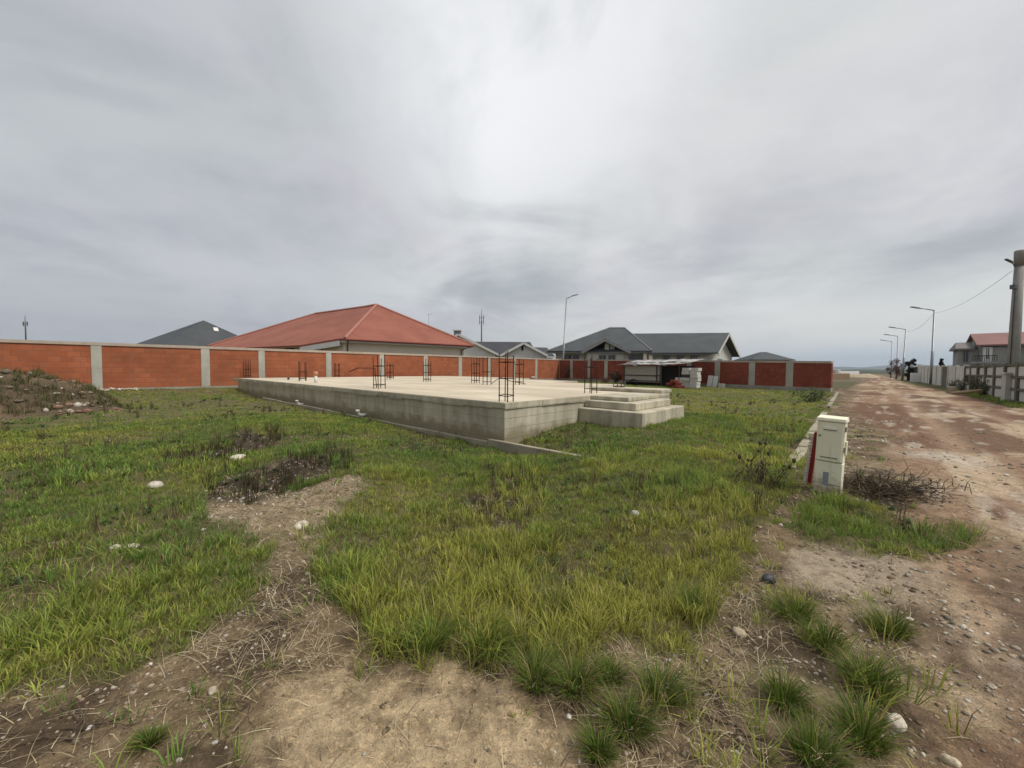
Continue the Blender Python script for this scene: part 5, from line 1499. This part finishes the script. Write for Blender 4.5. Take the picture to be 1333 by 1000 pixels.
tc = N_('ShaderNodeTexCoord'); sep = N_('ShaderNodeSeparateXYZ'); lk(tc.outputs['Generated'], sep.inputs[0])
X_, Y_, Z_ = sep.outputs
zc = ma('ADD', ma('MAXIMUM', Z_, 0.0), .22)
cv = N_('ShaderNodeCombineXYZ'); lk(ma('DIVIDE', X_, zc), cv.inputs[0]); lk(ma('DIVIDE', Y_, zc), cv.inputs[1])
def noi(scale, det, seed, rough=.55, dist=0.0, sx=1.0, sy=1.0):
    mp = N_('ShaderNodeMapping'); mp.inputs['Location'].default_value = (seed, seed * .7, seed * .3); mp.inputs['Scale'].default_value = (sx, sy, 1)
    lk(cv.outputs[0], mp.inputs[0]); n = N_('ShaderNodeTexNoise'); n.inputs['Scale'].default_value = scale; n.inputs['Detail'].default_value = det
    n.inputs['Roughness'].default_value = rough; n.inputs['Distortion'].default_value = dist; lk(mp.outputs[0], n.inputs['Vector']); return n.outputs['Fac']
def dirdot(px, py):
    d_ = ray(px, py).normalized(); n = N_('ShaderNodeVectorMath', operation='DOT_PRODUCT'); lk(tc.outputs['Generated'], n.inputs[0]); n.inputs[1].default_value = d_; return n.outputs['Value']
big = noi(.60, 6, 5.7, .5, .8); mid = noi(1.5, 9, 2.9, .56, .7, 1.0, 1.0); fine = noi(5.0, 6, 1.7, .6)
f = ma('ADD', ma('MULTIPLY', big, .48), ma('ADD', ma('MULTIPLY', mid, .42), ma('MULTIPLY', fine, .10)))
f = ramp1(f, .38, .61)
K = 6.5
c = mixc(f, (.305 * K, .312 * K, .328 * K), (.54 * K, .535 * K, .53 * K))
tn = noi(1.1, 4, 21.3, .5, .2)
c2 = N_('ShaderNodeMix', data_type='RGBA', blend_type='MULTIPLY'); c2.inputs[0].default_value = 1
lk(c, c2.inputs[6]); lk(mixc(ramp1(tn, .38, .62), (1.01, .99, 1.03), (.95, 1.0, .99)), c2.inputs[7]); c = c2.outputs[2]
glow = ramp1(dirdot(690, 50), .90, .997)
c = mixc(ma('MULTIPLY', ma('MULTIPLY', glow, ramp1(mid, .22, .60)), .85), c, (.72 * K, .72 * K, .735 * K))
glow2 = ramp1(dirdot(1000, 260), .80, .99)
c = mixc(ma('MULTIPLY', glow2, ma('MULTIPLY', ramp1(big, .3, .6), .5)), c, (.53 * K, .53 * K, .52 * K))
dk = ramp1(dirdot(60, 240), .70, .98)
c = mixc(ma('MULTIPLY', dk, .45), c, (.27 * K, .275 * K, .31 * K))
# towards the horizon the deck turns into an even veil
el = ramp1(Z_, .20, .03)
side = ramp1(X_, -.6, .5)
veil = mixc(side, (.265 * K, .270 * K, .305 * K), (.53 * K, .53 * K, .51 * K))
c = mixc(ma('MULTIPLY', el, .72), c, veil)
# a gap of clear air low over the road
gap = ma('MULTIPLY', ramp1(Z_, .075, .02), ramp1(X_, .35, .70))
sky = N_('ShaderNodeTexSky', sky_type='NISHITA'); sky.sun_disc = False; sky.sun_elevation = SUN_EL; sky.sun_rotation = SUN_AZ
sky.altitude = 100; sky.dust_density = 2.0
gapc = mixc(.75, sky.outputs[0], (.27 * K, .37 * K, .47 * K))
c = mixc(ma('MULTIPLY', gap, .8), c, gapc)
c = mixc(.05, c, sky.outputs[0])
lk(c, bg.inputs['Color'])

sd = bpy.data.lights.new('sun', 'SUN'); sd.energy = 1.5; sd.angle = R_(20); sd.color = (1, .955, .89)
so = bpy.data.objects.new('sun', sd); COL.objects.link(so)
dv = Vector((SUN_DIR.x * math.cos(SUN_EL), SUN_DIR.y * math.cos(SUN_EL), math.sin(SUN_EL)))
so.rotation_euler = dv.to_track_quat('Z', 'Y').to_euler(); so.location = (8, -6, 15)

scn.view_settings.view_transform = 'Standard'; scn.view_settings.look = 'None'
scn.view_settings.exposure = 1.1; scn.view_settings.gamma = 1
scn.render.engine = 'CYCLES'
scn.cycles.max_bounces = 6; scn.cycles.diffuse_bounces = 3
